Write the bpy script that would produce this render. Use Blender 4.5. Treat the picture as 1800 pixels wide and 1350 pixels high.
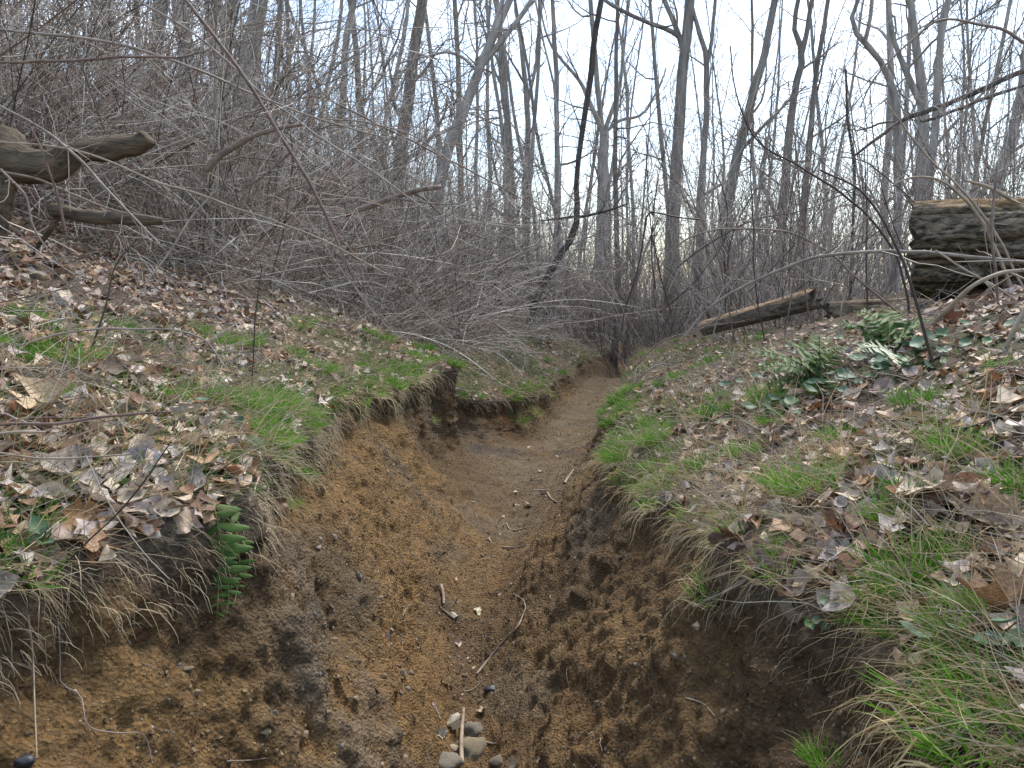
import bpy, math, random
import numpy as np
from mathutils import Vector, Matrix
from mathutils.bvhtree import BVHTree

for o in list(bpy.data.objects): bpy.data.objects.remove(o)
S = bpy.context.scene
C = S.collection
R = np.random.default_rng(11)
random.seed(11)
rad = math.radians

# ------------------------------------------------------------------ camera, sky, sun, exposure
F = 1386.0; EYE = Vector((0, 0, 1.1)); PITCH = rad(6.0)
cam = bpy.data.cameras.new('camera'); co = bpy.data.objects.new('camera', cam); C.objects.link(co)
cam.lens = F / 1800 * 36; cam.sensor_width = 36; cam.clip_start = .02; cam.clip_end = 900
co.location = EYE; co.rotation_euler = (rad(90) - PITCH, 0, 0); S.camera = co
SUN_EL, SUN_AZ = rad(56), rad(28)          # azimuth from +Y towards +X
w = bpy.data.worlds.new('World'); S.world = w; w.use_nodes = True
nt = w.node_tree; N = nt.nodes; L = nt.links; N.clear()
def nd(N_, t, **k):
    n = N_.new(t)
    for a, b in k.items(): setattr(n, a, b)
    return n
out = nd(N, 'ShaderNodeOutputWorld'); bg = nd(N, 'ShaderNodeBackground'); bg.inputs['Strength'].default_value = .1
sky = nd(N, 'ShaderNodeTexSky', sky_type='NISHITA'); sky.sun_disc = False
sky.sun_elevation = SUN_EL; sky.sun_rotation = SUN_AZ; sky.air_density = 1.2; sky.dust_density = 1.5
tc = nd(N, 'ShaderNodeTexCoord'); sep = nd(N, 'ShaderNodeSeparateXYZ'); L.new(tc.outputs['Generated'], sep.inputs[0])
az = nd(N, 'ShaderNodeMath', operation='ADD'); az.inputs[1].default_value = .22; L.new(sep.outputs['Z'], az.inputs[0])
mx = nd(N, 'ShaderNodeMath', operation='MAXIMUM'); mx.inputs[1].default_value = .1; L.new(az.outputs[0], mx.inputs[0])
dx = nd(N, 'ShaderNodeMath', operation='DIVIDE'); L.new(sep.outputs['X'], dx.inputs[0]); L.new(mx.outputs[0], dx.inputs[1])
dy = nd(N, 'ShaderNodeMath', operation='DIVIDE'); L.new(sep.outputs['Y'], dy.inputs[0]); L.new(mx.outputs[0], dy.inputs[1])
cmb = nd(N, 'ShaderNodeCombineXYZ'); L.new(dx.outputs[0], cmb.inputs[0]); L.new(dy.outputs[0], cmb.inputs[1])
nz = nd(N, 'ShaderNodeTexNoise'); nz.inputs['Scale'].default_value = 2.1; nz.inputs['Detail'].default_value = 6; nz.inputs['Roughness'].default_value = .55
L.new(cmb.outputs[0], nz.inputs['Vector'])
rmp = nd(N, 'ShaderNodeValToRGB'); rmp.color_ramp.elements[0].position = .48; rmp.color_ramp.elements[1].position = .73
rmp.color_ramp.elements[0].color = (.03, .03, .03, 1)
L.new(nz.outputs['Fac'], rmp.inputs['Fac'])
mixs = nd(N, 'ShaderNodeMix', data_type='RGBA'); L.new(rmp.outputs['Color'], mixs.inputs['Factor'])
L.new(sky.outputs[0], mixs.inputs['A']); mixs.inputs['B'].default_value = (6.4, 6.8, 7.4, 1)
L.new(mixs.outputs['Result'], bg.inputs['Color']); L.new(bg.outputs[0], out.inputs['Surface'])
sun = bpy.data.lights.new('sun', 'SUN'); sun.energy = 1.5; sun.angle = rad(14); sun.color = (1, .95, .88)
so = bpy.data.objects.new('sun', sun); C.objects.link(so)
sd = Vector((math.sin(SUN_AZ)*math.cos(SUN_EL), math.cos(SUN_AZ)*math.cos(SUN_EL), math.sin(SUN_EL)))
so.rotation_euler = (-sd).to_track_quat('-Z', 'Y').to_euler(); so.location = (0, 0, 40)
S.view_settings.view_transform = 'Standard'; S.view_settings.look = 'None'
S.view_settings.exposure = 1.62; S.view_settings.gamma = 1
S.cycles.use_denoising = True; S.cycles.denoising_prefilter = 'NONE'; S.cycles.use_adaptive_sampling = True; S.cycles.adaptive_threshold = .02; S.cycles.max_bounces = 4; S.cycles.diffuse_bounces = 2; S.cycles.transparent_max_bounces = 4

# ------------------------------------------------------------------ helpers
PERM = R.permutation(512)
def _h(ix, iy, iz):
    a = PERM[(ix) & 511]; a = PERM[(a + iy) & 511]; a = PERM[(a + iz) & 511]
    return a / 255.5 - 1.0
def noise(P):
    I = np.floor(P).astype(np.int64); f = P - I; f = f*f*(3 - 2*f)
    x, y, z = I[..., 0], I[..., 1], I[..., 2]; fx, fy, fz = f[..., 0], f[..., 1], f[..., 2]
    r = 0
    for dx_ in (0, 1):
        for dy_ in (0, 1):
            for dz_ in (0, 1):
                wgt = (fx if dx_ else 1 - fx)*(fy if dy_ else 1 - fy)*(fz if dz_ else 1 - fz)
                r = r + wgt*_h(x + dx_, y + dy_, z + dz_)
    return r
def fbm(P, o=4, g=.5):
    r = 0; a = 1
    for i in range(o): r = r + a*noise(P*2**i + 17.3*i); a *= g
    return r
def nrm(v): return v / np.maximum(np.linalg.norm(v, axis=-1, keepdims=True), 1e-9)
def uni(a, b, n=None): return R.uniform(a, b, n)

def mesh(name, V, Fc, mat, col=None, smooth=True, f2=None):
    """V (n,3), Fc (m,k) faces, f2 optional second face array"""
    me = bpy.data.meshes.new(name); V = np.asarray(V, np.float32)
    fs = [np.asarray(Fc, np.int32)] + ([np.asarray(f2, np.int32)] if f2 is not None and len(f2) else [])
    me.vertices.add(len(V)); me.vertices.foreach_set('co', V.ravel())
    nl = sum(f.size for f in fs); npoly = sum(len(f) for f in fs)
    me.loops.add(nl); me.polygons.add(npoly)
    me.loops.foreach_set('vertex_index', np.concatenate([f.ravel() for f in fs]))
    ls = []; st = 0
    for f in fs:
        ls.append(st + np.arange(len(f))*f.shape[1]); st += f.size
    me.polygons.foreach_set('loop_start', np.concatenate(ls).astype(np.int32))
    me.polygons.foreach_set('use_smooth', np.full(npoly, smooth))
    if col is not None:
        at = me.color_attributes.new('Col', 'FLOAT_COLOR', 'POINT')
        c = np.ones((len(V), 4), np.float32); c[:, :3] = col; at.data.foreach_set('color', c.ravel())
    me.update(calc_edges=True)
    if mat: me.materials.append(mat)
    return me
def obj(name, me, parent=None, loc=None, rot=None, scale=None, mat4=None):
    o = bpy.data.objects.new(name, me); C.objects.link(o)
    if parent: o.parent = parent
    if mat4 is not None: o.matrix_world = mat4
    if loc is not None: o.location = loc
    if rot is not None: o.rotation_euler = rot
    if scale is not None: o.scale = (scale,)*3 if not hasattr(scale, '__len__') else scale
    return o
def tag(o, label, cat, group=None, kind=None):
    o['label'] = label; o['category'] = cat
    if group: o['group'] = group
    if kind: o['kind'] = kind
    return o

def frames(P):
    T = np.gradient(P, axis=-2); T = nrm(T)
    D = nrm(P[..., -1:, :] - P[..., :1, :])
    ref = np.where(np.abs(D[..., 2:3]) < .8, np.array([0, 0, 1.]), np.array([1., 0, 0]))
    A = nrm(np.cross(T, ref)); B = np.cross(T, A)
    return T, A, B
def tubes(P, Rr, k):
    """P (m,n,3), R (m,n) -> V, F quads"""
    P = np.asarray(P, float); Rr = np.asarray(Rr, float)
    if P.ndim == 2: P = P[None]; Rr = Rr[None]
    m, n, _ = P.shape; T, A, B = frames(P)
    th = np.arange(k)*2*np.pi/k
    V = P[:, :, None] + Rr[:, :, None, None]*(np.cos(th)[:, None]*A[:, :, None] + np.sin(th)[:, None]*B[:, :, None])
    i = np.arange(n - 1)[:, None]*k; j = np.arange(k)[None]
    q = np.stack([i + j, i + (j + 1) % k, i + k + (j + 1) % k, i + k + j], -1).reshape(-1, 4)
    Fq = (q[None] + (np.arange(m)*n*k)[:, None, None]).reshape(-1, 4)
    return V.reshape(-1, 3), Fq
def ribbons(P, W):
    m, n, _ = P.shape; T = nrm(np.gradient(P, axis=1))
    ra = uni(0, 2*np.pi, (m, 1)); S_ = np.stack([np.cos(ra), np.sin(ra), 0*ra + .1], -1)
    A = nrm(np.cross(T, np.broadcast_to(S_, T.shape)))
    V = np.stack([P - A*W[..., None], P + A*W[..., None]], 2)
    i = np.arange(n - 1)*2
    q = np.stack([i, i + 1, i + 3, i + 2], -1)
    Fq = (q[None] + (np.arange(m)*n*2)[:, None, None]).reshape(-1, 4)
    return V.reshape(-1, 3), Fq
def join(parts):
    Vs = []; Fs = []; o = 0
    for V, Fq in parts:
        Vs.append(V); Fs.append(Fq + o); o += len(V)
    return np.concatenate(Vs), np.concatenate(Fs)
def grow(st, d, Ln, n, wig, up=0.0):
    p = np.array(st, float); d = nrm(np.array(d, float)); out_ = [p]
    for i in range(n - 1):
        d = d + R.normal(0, wig, d.shape); d[..., 2] += up; d = nrm(d)
        p = p + d*(np.asarray(Ln)/(n - 1))[..., None]; out_.append(p)
    return np.stack(out_, -2)
def sample(P, t):
    """P (m,n,3) rows, t (m,) -> point and tangent"""
    n = P.shape[1]; f = np.clip(t, 0, .9999)*(n - 1); i = f.astype(int); a = (f - i)[:, None]; r = np.arange(len(P))
    return P[r, i]*(1 - a) + P[r, i + 1]*a, nrm(P[r, i + 1] - P[r, i])
def smoothpath(pts, n):
    pts = np.asarray(pts, float); d = np.concatenate([[0], np.cumsum(np.linalg.norm(np.diff(pts, axis=0), axis=1))])
    m = len(pts); t = np.linspace(0, d[-1], n)
    if m < 3: return np.stack([np.interp(t, d, pts[:, k]) for k in range(pts.shape[1])], -1)
    tan = np.gradient(pts, d, axis=0); i = np.clip(np.searchsorted(d, t, 'right') - 1, 0, m - 2)
    h = (d[i + 1] - d[i])[:, None]; s = ((t - d[i])[:, None])/h
    return (2*s**3 - 3*s**2 + 1)*pts[i] + (s**3 - 2*s**2 + s)*h*tan[i] + (-2*s**3 + 3*s**2)*pts[i + 1] + (s**3 - s**2)*h*tan[i + 1]
def rays(px, py):
    v = Vector(((px - 900)/F, 1, -(py - 675)/F)); c, s_ = math.cos(PITCH), math.sin(PITCH)
    return Vector((v.x, v.y*c + v.z*s_, -v.y*s_ + v.z*c))
def P3(px, py, d):
    """world point seen at a photo position, d metres ahead"""
    v = rays(px, py); return EYE + v*(d/v.y)

# ------------------------------------------------------------------ materials
def material(name):
    m = bpy.data.materials.new(name); m.use_nodes = True; t = m.node_tree; n = t.nodes; n.clear()
    o = nd(n, 'ShaderNodeOutputMaterial'); b = nd(n, 'ShaderNodeBsdfPrincipled'); t.links.new(b.outputs[0], o.inputs[0])
    return m, t, n, t.links, b
def ramp(n, stops):
    r = nd(n, 'ShaderNodeValToRGB'); e = r.color_ramp.elements
    while len(e) < len(stops): e.new(.5)
    for k, (p, c) in enumerate(stops): e[k].position = p; e[k].color = (*c, 1)
    return r
def noisen(n, l, sc, det=5, ro=.6, vec=None):
    x = nd(n, 'ShaderNodeTexNoise'); x.inputs['Scale'].default_value = sc; x.inputs['Detail'].default_value = det; x.inputs['Roughness'].default_value = ro
    if vec is not None: l.new(vec, x.inputs['Vector'])
    return x
def mixc(n, l, f, a, b, mode='MIX'):
    x = nd(n, 'ShaderNodeMix', data_type='RGBA', blend_type=mode)
    for s_, v in (('Factor', f), ('A', a), ('B', b)):
        if hasattr(v, 'is_output'): l.new(v, x.inputs[s_])
        elif isinstance(v, tuple): x.inputs[s_].default_value = (*v, 1)
        else: x.inputs[s_].default_value = v
    return x.outputs['Result']
def bump(n, l, b, h, s_, d):
    x = nd(n, 'ShaderNodeBump'); x.inputs['Strength'].default_value = s_; x.inputs['Distance'].default_value = d
    l.new(h, x.inputs['Height']); l.new(x.outputs[0], b.inputs['Normal']); return x

def mat_soil():
    m, t, n, l, b = material('soil')
    tcn = nd(n, 'ShaderNodeTexCoord'); v = tcn.outputs['Object']
    at = nd(n, 'ShaderNodeAttribute', attribute_name='Col')
    fine = noisen(n, l, 55, 7, .7, v); mid = noisen(n, l, 9, 6, .65, v); gr = nd(n, 'ShaderNodeTexVoronoi'); gr.inputs['Scale'].default_value = 120; l.new(v, gr.inputs['Vector'])
    rf = ramp(n, [(.32, (.5, .48, .46)), (.52, (1, 1, 1)), (.7, (1.5, 1.45, 1.36))]); l.new(fine.outputs['Fac'], rf.inputs['Fac'])
    c = mixc(n, l, 1.0, at.outputs['Color'], rf.outputs['Color'], 'MULTIPLY')
    rm = ramp(n, [(.36, (.72, .70, .68)), (.62, (1.15, 1.12, 1.07))]); l.new(mid.outputs['Fac'], rm.inputs['Fac'])
    c = mixc(n, l, .8, c, rm.outputs['Color'], 'MULTIPLY')
    # pale grit
    sp = noisen(n, l, 140, 3, .6, v); rs = ramp(n, [(.64, (0, 0, 0)), (.70, (1, 1, 1))]); l.new(sp.outputs['Fac'], rs.inputs['Fac'])
    c = mixc(n, l, rs.outputs['Color'], c, mixc(n, l, .45, c, (.36, .28, .18)))
    l.new(c, b.inputs['Base Color']); b.inputs['Roughness'].default_value = .92; b.inputs['Specular IOR Level'].default_value = .25
    ad = nd(n, 'ShaderNodeMath', operation='ADD'); l.new(fine.outputs['Fac'], ad.inputs[0])
    mu = nd(n, 'ShaderNodeMath', operation='MULTIPLY'); mu.inputs[1].default_value = .5; l.new(gr.outputs['Distance'], mu.inputs[0]); l.new(mu.outputs[0], ad.inputs[1])
    bump(n, l, b, ad.outputs[0], 1.0, .02)
    return m
def mat_attr(name, rough=.7, spec=.3, var=.5, scale=40, trans=0.0):
    """per-piece colour attribute broken up by noise"""
    m, t, n, l, b = material(name)
    tcn = nd(n, 'ShaderNodeTexCoord'); at = nd(n, 'ShaderNodeAttribute', attribute_name='Col')
    x = noisen(n, l, scale, 2, .65, tcn.outputs['Object'])
    r = ramp(n, [(.3, (1 - var,)*3), (.7, (1 + var*.8,)*3)]); l.new(x.outputs['Fac'], r.inputs['Fac'])
    c = mixc(n, l, 1.0, at.outputs['Color'], r.outputs['Color'], 'MULTIPLY')
    l.new(c, b.inputs['Base Color']); b.inputs['Roughness'].default_value = rough; b.inputs['Specular IOR Level'].default_value = spec
    if trans:
        o = [q for q in n if q.type == 'OUTPUT_MATERIAL'][0]
        tr = nd(n, 'ShaderNodeBsdfTranslucent'); l.new(c, tr.inputs['Color']); ms = nd(n, 'ShaderNodeMixShader'); ms.inputs[0].default_value = trans
        l.new(b.outputs[0], ms.inputs[1]); l.new(tr.outputs[0], ms.inputs[2]); l.new(ms.outputs[0], o.inputs[0])
    return m
def mat_rand(name, stops, rough=.7, spec=.3, var=.5, scale=40, trans=0.0, stretch=None, bs=.4, bd=.004):
    """one colour per object, picked from a ramp, broken up by noise"""
    m, t, n, l, b = material(name)
    tcn = nd(n, 'ShaderNodeTexCoord'); oi = nd(n, 'ShaderNodeObjectInfo'); rr = ramp(n, stops); l.new(oi.outputs['Random'], rr.inputs['Fac'])
    v = tcn.outputs['Object']
    if stretch:
        mp = nd(n, 'ShaderNodeMapping'); mp.inputs['Scale'].default_value = stretch; l.new(v, mp.inputs['Vector']); v = mp.outputs[0]
    x = noisen(n, l, scale, 5 if bd >= .005 else 2, .65, v)
    r = ramp(n, [(.3, (1 - var,)*3), (.7, (1 + var*.8,)*3)]); l.new(x.outputs['Fac'], r.inputs['Fac'])
    c = mixc(n, l, 1.0, rr.outputs['Color'], r.outputs['Color'], 'MULTIPLY')
    l.new(c, b.inputs['Base Color']); b.inputs['Roughness'].default_value = rough; b.inputs['Specular IOR Level'].default_value = spec
    if trans:
        o = [q for q in n if q.type == 'OUTPUT_MATERIAL'][0]
        tr = nd(n, 'ShaderNodeBsdfTranslucent'); l.new(c, tr.inputs['Color']); ms = nd(n, 'ShaderNodeMixShader'); ms.inputs[0].default_value = trans
        l.new(b.outputs[0], ms.inputs[1]); l.new(tr.outputs[0], ms.inputs[2]); l.new(ms.outputs[0], o.inputs[0])
    if bd >= .005: bump(n, l, b, x.outputs['Fac'], bs, bd)
    return m
LEAFCOL = np.array([(.44, .40, .39), (.34, .31, .31), (.46, .36, .26), (.34, .22, .14), (.17, .095, .06), (.25, .135, .075), (.54, .47, .38), (.12, .085, .065), (.40, .33, .29), (.26, .205, .18)])
LEAFCOL = LEAFCOL*np.array([.98, .90, .80])
M = {}
M['soil'] = mat_soil()
M['litter'] = mat_attr('leaf_litter', .6, .35, .45, 60, .15)
M['blade'] = mat_attr('grass_blades', .5, .35, .2, 30, .25)
M['grit'] = mat_attr('grit', .85, .3, .45, 90)
M['leaf'] = mat_rand('dead_leaf', [(i/9.5, tuple(c)) for i, c in enumerate(LEAFCOL)], .55, .35, .4, 50, .12)
M['green'] = mat_rand('green_blade', [(0, (.075, .21, .018)), (.5, (.125, .29, .028)), (1, (.18, .35, .045))], .45, .4, .3, 60, .3)
M['straw'] = mat_rand('straw', [(0, (.58, .46, .24)), (.5, (.68, .57, .34)), (1, (.52, .42, .25))], .6, .3, .35, 50, .2)
M['bark'] = mat_rand('bark', [(0, (.21, .19, .165)), (.5, (.29, .265, .24)), (1, (.36, .33, .30))], .9, .2, .5, 6, 0, (2.2, 2.2, .35), .8, .02)
M['barkdark'] = mat_rand('dark_bark', [(0, (.075, .062, .055)), (1, (.10, .085, .075))], .85, .25, .5, 9, 0, (2, 2, .5), .7, .01)
M['twig'] = mat_rand('crown_twigs', [(0, (.22, .19, .17)), (1, (.33, .30, .27))], .85, .2, .4, 3)
M['brush'] = mat_attr('thicket_stems', .75, .3, .4, 6)
M['cane'] = mat_rand('cane', [(0, (.24, .19, .15)), (.5, (.17, .11, .09)), (1, (.32, .28, .24))], .6, .35, .4, 14)
M['canepale'] = mat_rand('pale_cane', [(0, (.32, .255, .185)), (1, (.40, .35, .29))], .6, .3, .35, 14)
M['canedark'] = mat_rand('dark_cane', [(0, (.055, .04, .035)), (1, (.085, .06, .05))], .6, .35, .3, 14)
M['deadwood'] = mat_rand('dead_wood', [(0, (.125, .098, .068)), (1, (.16, .128, .092))], .9, .2, .75, 16, 0, (.35, 2, 2), 1, .03)
M['stick'] = mat_rand('bleached_stick', [(0, (.32, .255, .18)), (1, (.24, .195, .15))], .8, .2, .4, 40)
M['stone'] = mat_rand('stone', [(0, (.26, .21, .13)), (.6, (.22, .19, .145)), (1, (.3, .26, .2))], .85, .3, .45, 30, 0, None, .8, .006)
M['blackstone'] = mat_rand('dark_stone', [(0, (.025, .025, .028)), (1, (.03, .03, .035))], .5, .4, .4, 60)
M['pebble'] = mat_rand('pebble', [(0, (.17, .125, .075)), (.4, (.24, .19, .12)), (.75, (.32, .27, .2)), (1, (.14, .13, .13))], .85, .3, .4, 90)
M['fern'] = mat_rand('fern_leaflet', [(0, (.04, .095, .018)), (.5, (.06, .125, .02)), (1, (.10, .16, .035))], .6, .25, .3, 80, .2)
M['fernpale'] = mat_rand('fern_underside', [(0, (.34, .40, .24)), (1, (.44, .48, .32))], .5, .3, .2, 60, .2)
M['blueleaf'] = mat_rand('waxy_leaf', [(0, (.05, .115, .045)), (.6, (.10, .165, .105)), (1, (.06, .14, .035))], .55, .35, .3, 50, .1)
M['fernstem'] = mat_rand('fern_stem', [(0, (.12, .13, .04)), (1, (.14, .10, .04))], .6, .3, .3, 50)

# ------------------------------------------------------------------ terrain: an eroded gully between two banks
#        y    cx    fz    fw    xl    zl    xr    zr   pL   pR   sL   sR
ST = np.array([
    (-5.0, -.10, -.26, .07, -.85, .74, .62, .72, 1.15, 1.05, .42, .42),
    (0.2,  -.10, -.24, .06, -.78, .73, .54, .69, 1.15, 1.05, .42, .42),
    (0.8,  -.10, -.23, .06, -.74, .73, .54, .67, 1.15, 1.05, .42, .42),
    (1.2,  -.10, -.22, .06, -.64, .72, .53, .63, 1.15, 1.05, .42, .44),
    (1.6,  -.10, -.20, .06, -.57, .72, .50, .58, 1.15, 1.05, .42, .46),
    (2.2,  -.12, -.16, .06, -.60, .72, .45, .53, 1.2, 1.08, .42, .48),
    (2.7,  -.12, -.12, .07, -.66, .71, .43, .49, 1.25, 1.15, .42, .5),
    (3.3,  -.07, -.08, .08, -.70, .71, .44, .46, 1.35, 1.3, .42, .5),
    (4.2,   .04, -.03, .12, -.62, .69, .49, .42, 1.9, 1.8, .42, .5),
    (5.0,   .12,  .02, .22, -.50, .68, .60, .38, 3.4, 2.0, .42, .5),
    (5.45,  .14,  .04, .36, -.40, .67, .68, .37, 5.0, 2.0, .44, .5),
    (5.60,  .20,  .02, .32, -.58, .60, .72, .36, 3.0, 2.0, .40, .5),
    (5.85,  .25, -.05, .24, -.62, .46, .76, .36, 2.4, 2.0, .42, .5),
    (6.2,   .32, -.12, .20, -.34, .36, .82, .35, 2.4, 2.0, .46, .48),
    (6.9,   .45, -.19, .18,  .02, .27, .94, .34, 3.0, 2.0, .5, .46),
    (8.0,   .70, -.12, .20,  .32, .20, 1.12, .35, 2.4, 2.0, .52, .44),
    (9.5,  1.04,  .00, .22,  .66, .26, 1.42, .37, 1.8, 2.0, .5, .42),
    (10.5, 1.30,  .07, .22,  .95, .34, 1.65, .39, 1.6, 1.8, .46, .42),
    (12.0, 1.75, -.15, .24, 1.3, .28, 2.2, .36, 1.5, 1.5, .42, .42),
    (16.0, 2.8,  -.45, .3, 2.1, .12, 3.4, .2, 1.3, 1.3, .38, .4),
    (26.0, 4.6,  -.5, .5, 3.6, .0, 5.6, .0, 1.2, 1.2, .34, .4),
    (150., 14,   -.4, .8, 12, .0, 16, .0, 1.2, 1.2, .25, .4)])
ys = np.concatenate([np.linspace(-4, .35, 34), .36*np.exp(np.arange(0, 570)*.00615)])
ys = np.concatenate([ys, ys[-1]*np.exp(np.arange(1, 62)*.0405)])
def stn(k):
    f = np.interp(ys, ST[:, 0], ST[:, k]); return f
def wig(s, f, a, o=3): return a*fbm(np.stack([ys*f, 0*ys + s, 0*ys], -1), o, .6)
cx, fz, fw, xl, zl, xr, zr, pL, pR, sL, sR = [stn(k) for k in range(1, 12)]
xl = xl + wig(3.1, 3.2, .05, 4); xr = xr + wig(8.7, 3.0, .06, 4); zl = zl + wig(5, 2.2, .025); zr = zr + wig(6, 2.4, .04)
cx = cx + wig(1, 1.5, .02); fz = fz + wig(2, 1.2, .012)
fade = np.clip((ys - 20)/60, 0, 1)
TL, TR = 13.0, 2.4
tt = np.concatenate([[0], np.geomspace(.012, 90, 84)])
NW, NF = 92, 36
wv = np.linspace(0, 1, NW + 1); fv = np.linspace(-1, 1, NF + 1)
def wall(xa, za, xb, zb, p, ub):
    W = wv[None]; a = 1 - (1 - W)**np.clip(.55 + .45*p, 1.0, 1.7)[:, None]
    b = W**p[:, None] - ub[:, None]*np.exp(-((W - .16)/.1)**2)*(1 - np.exp(-(W/.05)**2))
    return xa[:, None] + (xb - xa)[:, None]*b, za[:, None] + (zb - za)[:, None]*a
HL = lambda t: sL[:, None]*TL*(1 - np.exp(-t/TL))
HR = lambda t: sR[:, None]*TR*(1 - np.exp(-t/TR))
tl = tt[::-1][None]; lipL = -.035*np.exp(-tl/.05)
XL = xl[:, None] - tl; ZL = zl[:, None] + HL(tl) + lipL
ub = np.interp(ys, [0, 1, 2.4, 4, 5.4, 6, 9, 12], [.03, .03, .05, .08, .03, .12, .12, .02])
XWL, ZWL = wall(xl, zl - .035, cx - fw, fz + .03, pL, ub)
XF = cx[:, None] + fw[:, None]*fv[None]; ZF = fz[:, None] + .03*fv[None]**2
ubr = np.interp(ys, [0, 1, 2.4, 5, 9, 12], [.0, .0, .02, .12, .1, .02])
XWR, ZWR = wall(xr, zr - .035, cx + fw, fz + .03, pR, ubr); XWR = XWR[:, ::-1]; ZWR = ZWR[:, ::-1]
tr = tt[None]; XR = xr[:, None] + tr; ZR = zr[:, None] + HR(tr) - .035*np.exp(-tr/.05)
X = np.concatenate([XL, XWL[:, 1:], XF[:, 1:], XWR[:, 1:], XR[:, 1:]], 1)
Z = np.concatenate([ZL, ZWL[:, 1:], ZF[:, 1:], ZWR[:, 1:], ZR[:, 1:]], 1)
Y = np.broadcast_to(ys[:, None], X.shape)
G = np.stack([X, Y, Z], -1).copy(); nv, nu = X.shape
iL = len(tt) - 1; iFL = iL + NW; iFR = iFL + NF; iR = iFR + NW      # column indices: left rim, floor edges, right rim
uu = np.arange(nu)
def normals(G):
    a = np.gradient(G, axis=1); b = np.gradient(G, axis=0); return nrm(np.cross(a, b))
NR = normals(G)
soilw = np.clip(np.minimum((uu - iL)/8, (iR - uu)/8), 0, 1)[None]      # 1 on bare soil
nearw = np.clip(1.3 - ys/14, .0, 1)[:, None]
A1 = fbm(G*np.array([2.6, 2.0, 3.2]), 4, .55)
A2 = fbm(G*9 + 5, 4, .6)
A3 = fbm(G*34 + 9, 3, .65)
floorw = ((uu >= iFL - 14) & (uu <= iFR + 14)).astype(float)[None]
rid = np.abs(A2)
disp = soilw*nearw*(.022*A1*(1 - .6*floorw) + .018*(A2)*(1 - .5*floorw) + .010*A3*(1 - .3*floorw)) + (1 - soilw)*(.02*A1 + .010*A2)*np.clip(1 - ys/40, .3, 1)[:, None]
farn = fbm(G*np.array([.12, .12, 0.]), 3)*np.clip((np.abs(X) - 4)/20, 0, 1)*1.1
G = G + NR*disp[..., None]; G[..., 2] += farn
# the floor climbs in little lips, as water leaves it
for yc, h in ((2.75, .018), (5.55, .035)):
    G[..., 2] -= h*soilw*np.clip((uu - iL - 40)/20, 0, 1)[None]*np.clip((iR - 40 - uu)/20, 0, 1)[None]*(1/(1 + np.exp((Y - yc)/.03)))*np.exp(-((Y - yc)/.5)**2)
NR = normals(G)
# soil colours: ochre subsoil, grey gritty bands, dark humus layer below the turf
K = fbm(G*np.array([1.5, 1.1, 2.6]) + 31, 4, .55); K2 = fbm(G*3.1 + 71, 4, .6)
ochre = np.array((.205, .126, .052)); brown = np.array((.122, .079, .039)); grey = np.array((.13, .108, .078)); black = np.array((.034, .028, .024)); rust = np.array((.17, .092, .036))
def mixw(a, b, w_): return a*(1 - w_[..., None]) + b*w_[..., None]
sm = lambda x, a, b: np.clip((x - a)/(b - a), 0, 1)
col = mixw(np.broadcast_to(brown, G.shape), ochre, sm(K, -.25, .35)*np.where(uu < iFL, 1., .6)[None])
col = mixw(col, grey, sm(K2 - .35*K, .1, .7)*.5)
col = mixw(col, rust, sm(fbm(G*2.2 + 3, 3), .5, .85)*.55)
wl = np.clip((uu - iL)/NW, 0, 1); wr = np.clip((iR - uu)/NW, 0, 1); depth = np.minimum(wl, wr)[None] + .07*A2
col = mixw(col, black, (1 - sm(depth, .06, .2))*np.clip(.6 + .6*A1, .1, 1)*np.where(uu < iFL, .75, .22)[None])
# near the camera the grey scree band on the left wall and coal-dark patches by the step
band = np.exp(-(((Y - 1.95 + .5*wl[None])/.22)**2))*(uu < iFL)[None]
col = mixw(col, np.array((.19, .16, .12)), np.clip(band*(.55 + 1.2*A2 + .5*A3), 0, .6)*sm(depth, .12, .3))
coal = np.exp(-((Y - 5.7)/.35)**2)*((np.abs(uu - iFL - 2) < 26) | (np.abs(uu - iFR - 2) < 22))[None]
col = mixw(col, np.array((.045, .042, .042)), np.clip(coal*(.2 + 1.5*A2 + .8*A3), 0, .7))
flo = np.exp(-((uu - (iFL + iFR)/2)/30.)**2)[None]*sm(Y, 3.0, 6.5)  # trodden floor paler with distance; brightness of open sky painted into the colour
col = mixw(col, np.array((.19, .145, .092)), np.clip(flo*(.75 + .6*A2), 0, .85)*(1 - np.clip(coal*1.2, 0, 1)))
humus = np.array((.11, .082, .058)); wood = np.array((.17, .135, .105))
moss = np.array((.12, .13, .03))
bank = mixw(np.broadcast_to(humus, G.shape), wood, sm(A1, -.5, .5)); bank = mixw(bank, np.array((.10, .12, .05)), sm(fbm(G*1.3 + 11, 3), .1, .6)*.6)
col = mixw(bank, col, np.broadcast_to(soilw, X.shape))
lip = np.exp(-((uu - iL - 5)/6.)**2)[None]*sm(fbm(G*4 + 40, 3), .0, .4)*np.exp(-((Y - 3.4)/1.1)**2)
col = mixw(col, moss, np.clip(lip, 0, .8))
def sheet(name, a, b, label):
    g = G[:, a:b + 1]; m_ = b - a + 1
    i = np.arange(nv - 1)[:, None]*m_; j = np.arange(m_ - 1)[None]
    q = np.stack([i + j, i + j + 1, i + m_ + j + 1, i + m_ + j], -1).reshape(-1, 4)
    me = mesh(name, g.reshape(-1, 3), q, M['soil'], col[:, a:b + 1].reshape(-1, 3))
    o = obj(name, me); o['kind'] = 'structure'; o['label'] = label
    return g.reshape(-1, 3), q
parts = [sheet('hillside', 0, iL, 'leaf-strewn hillside rising left of the eroded gully'),
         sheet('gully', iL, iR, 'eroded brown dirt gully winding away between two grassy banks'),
         sheet('bank', iR, nu - 1, 'grassy bank right of the eroded gully')]
BV, BF = join(parts)
bvh = BVHTree.FromPolygons(BV.tolist(), BF.tolist())
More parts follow.
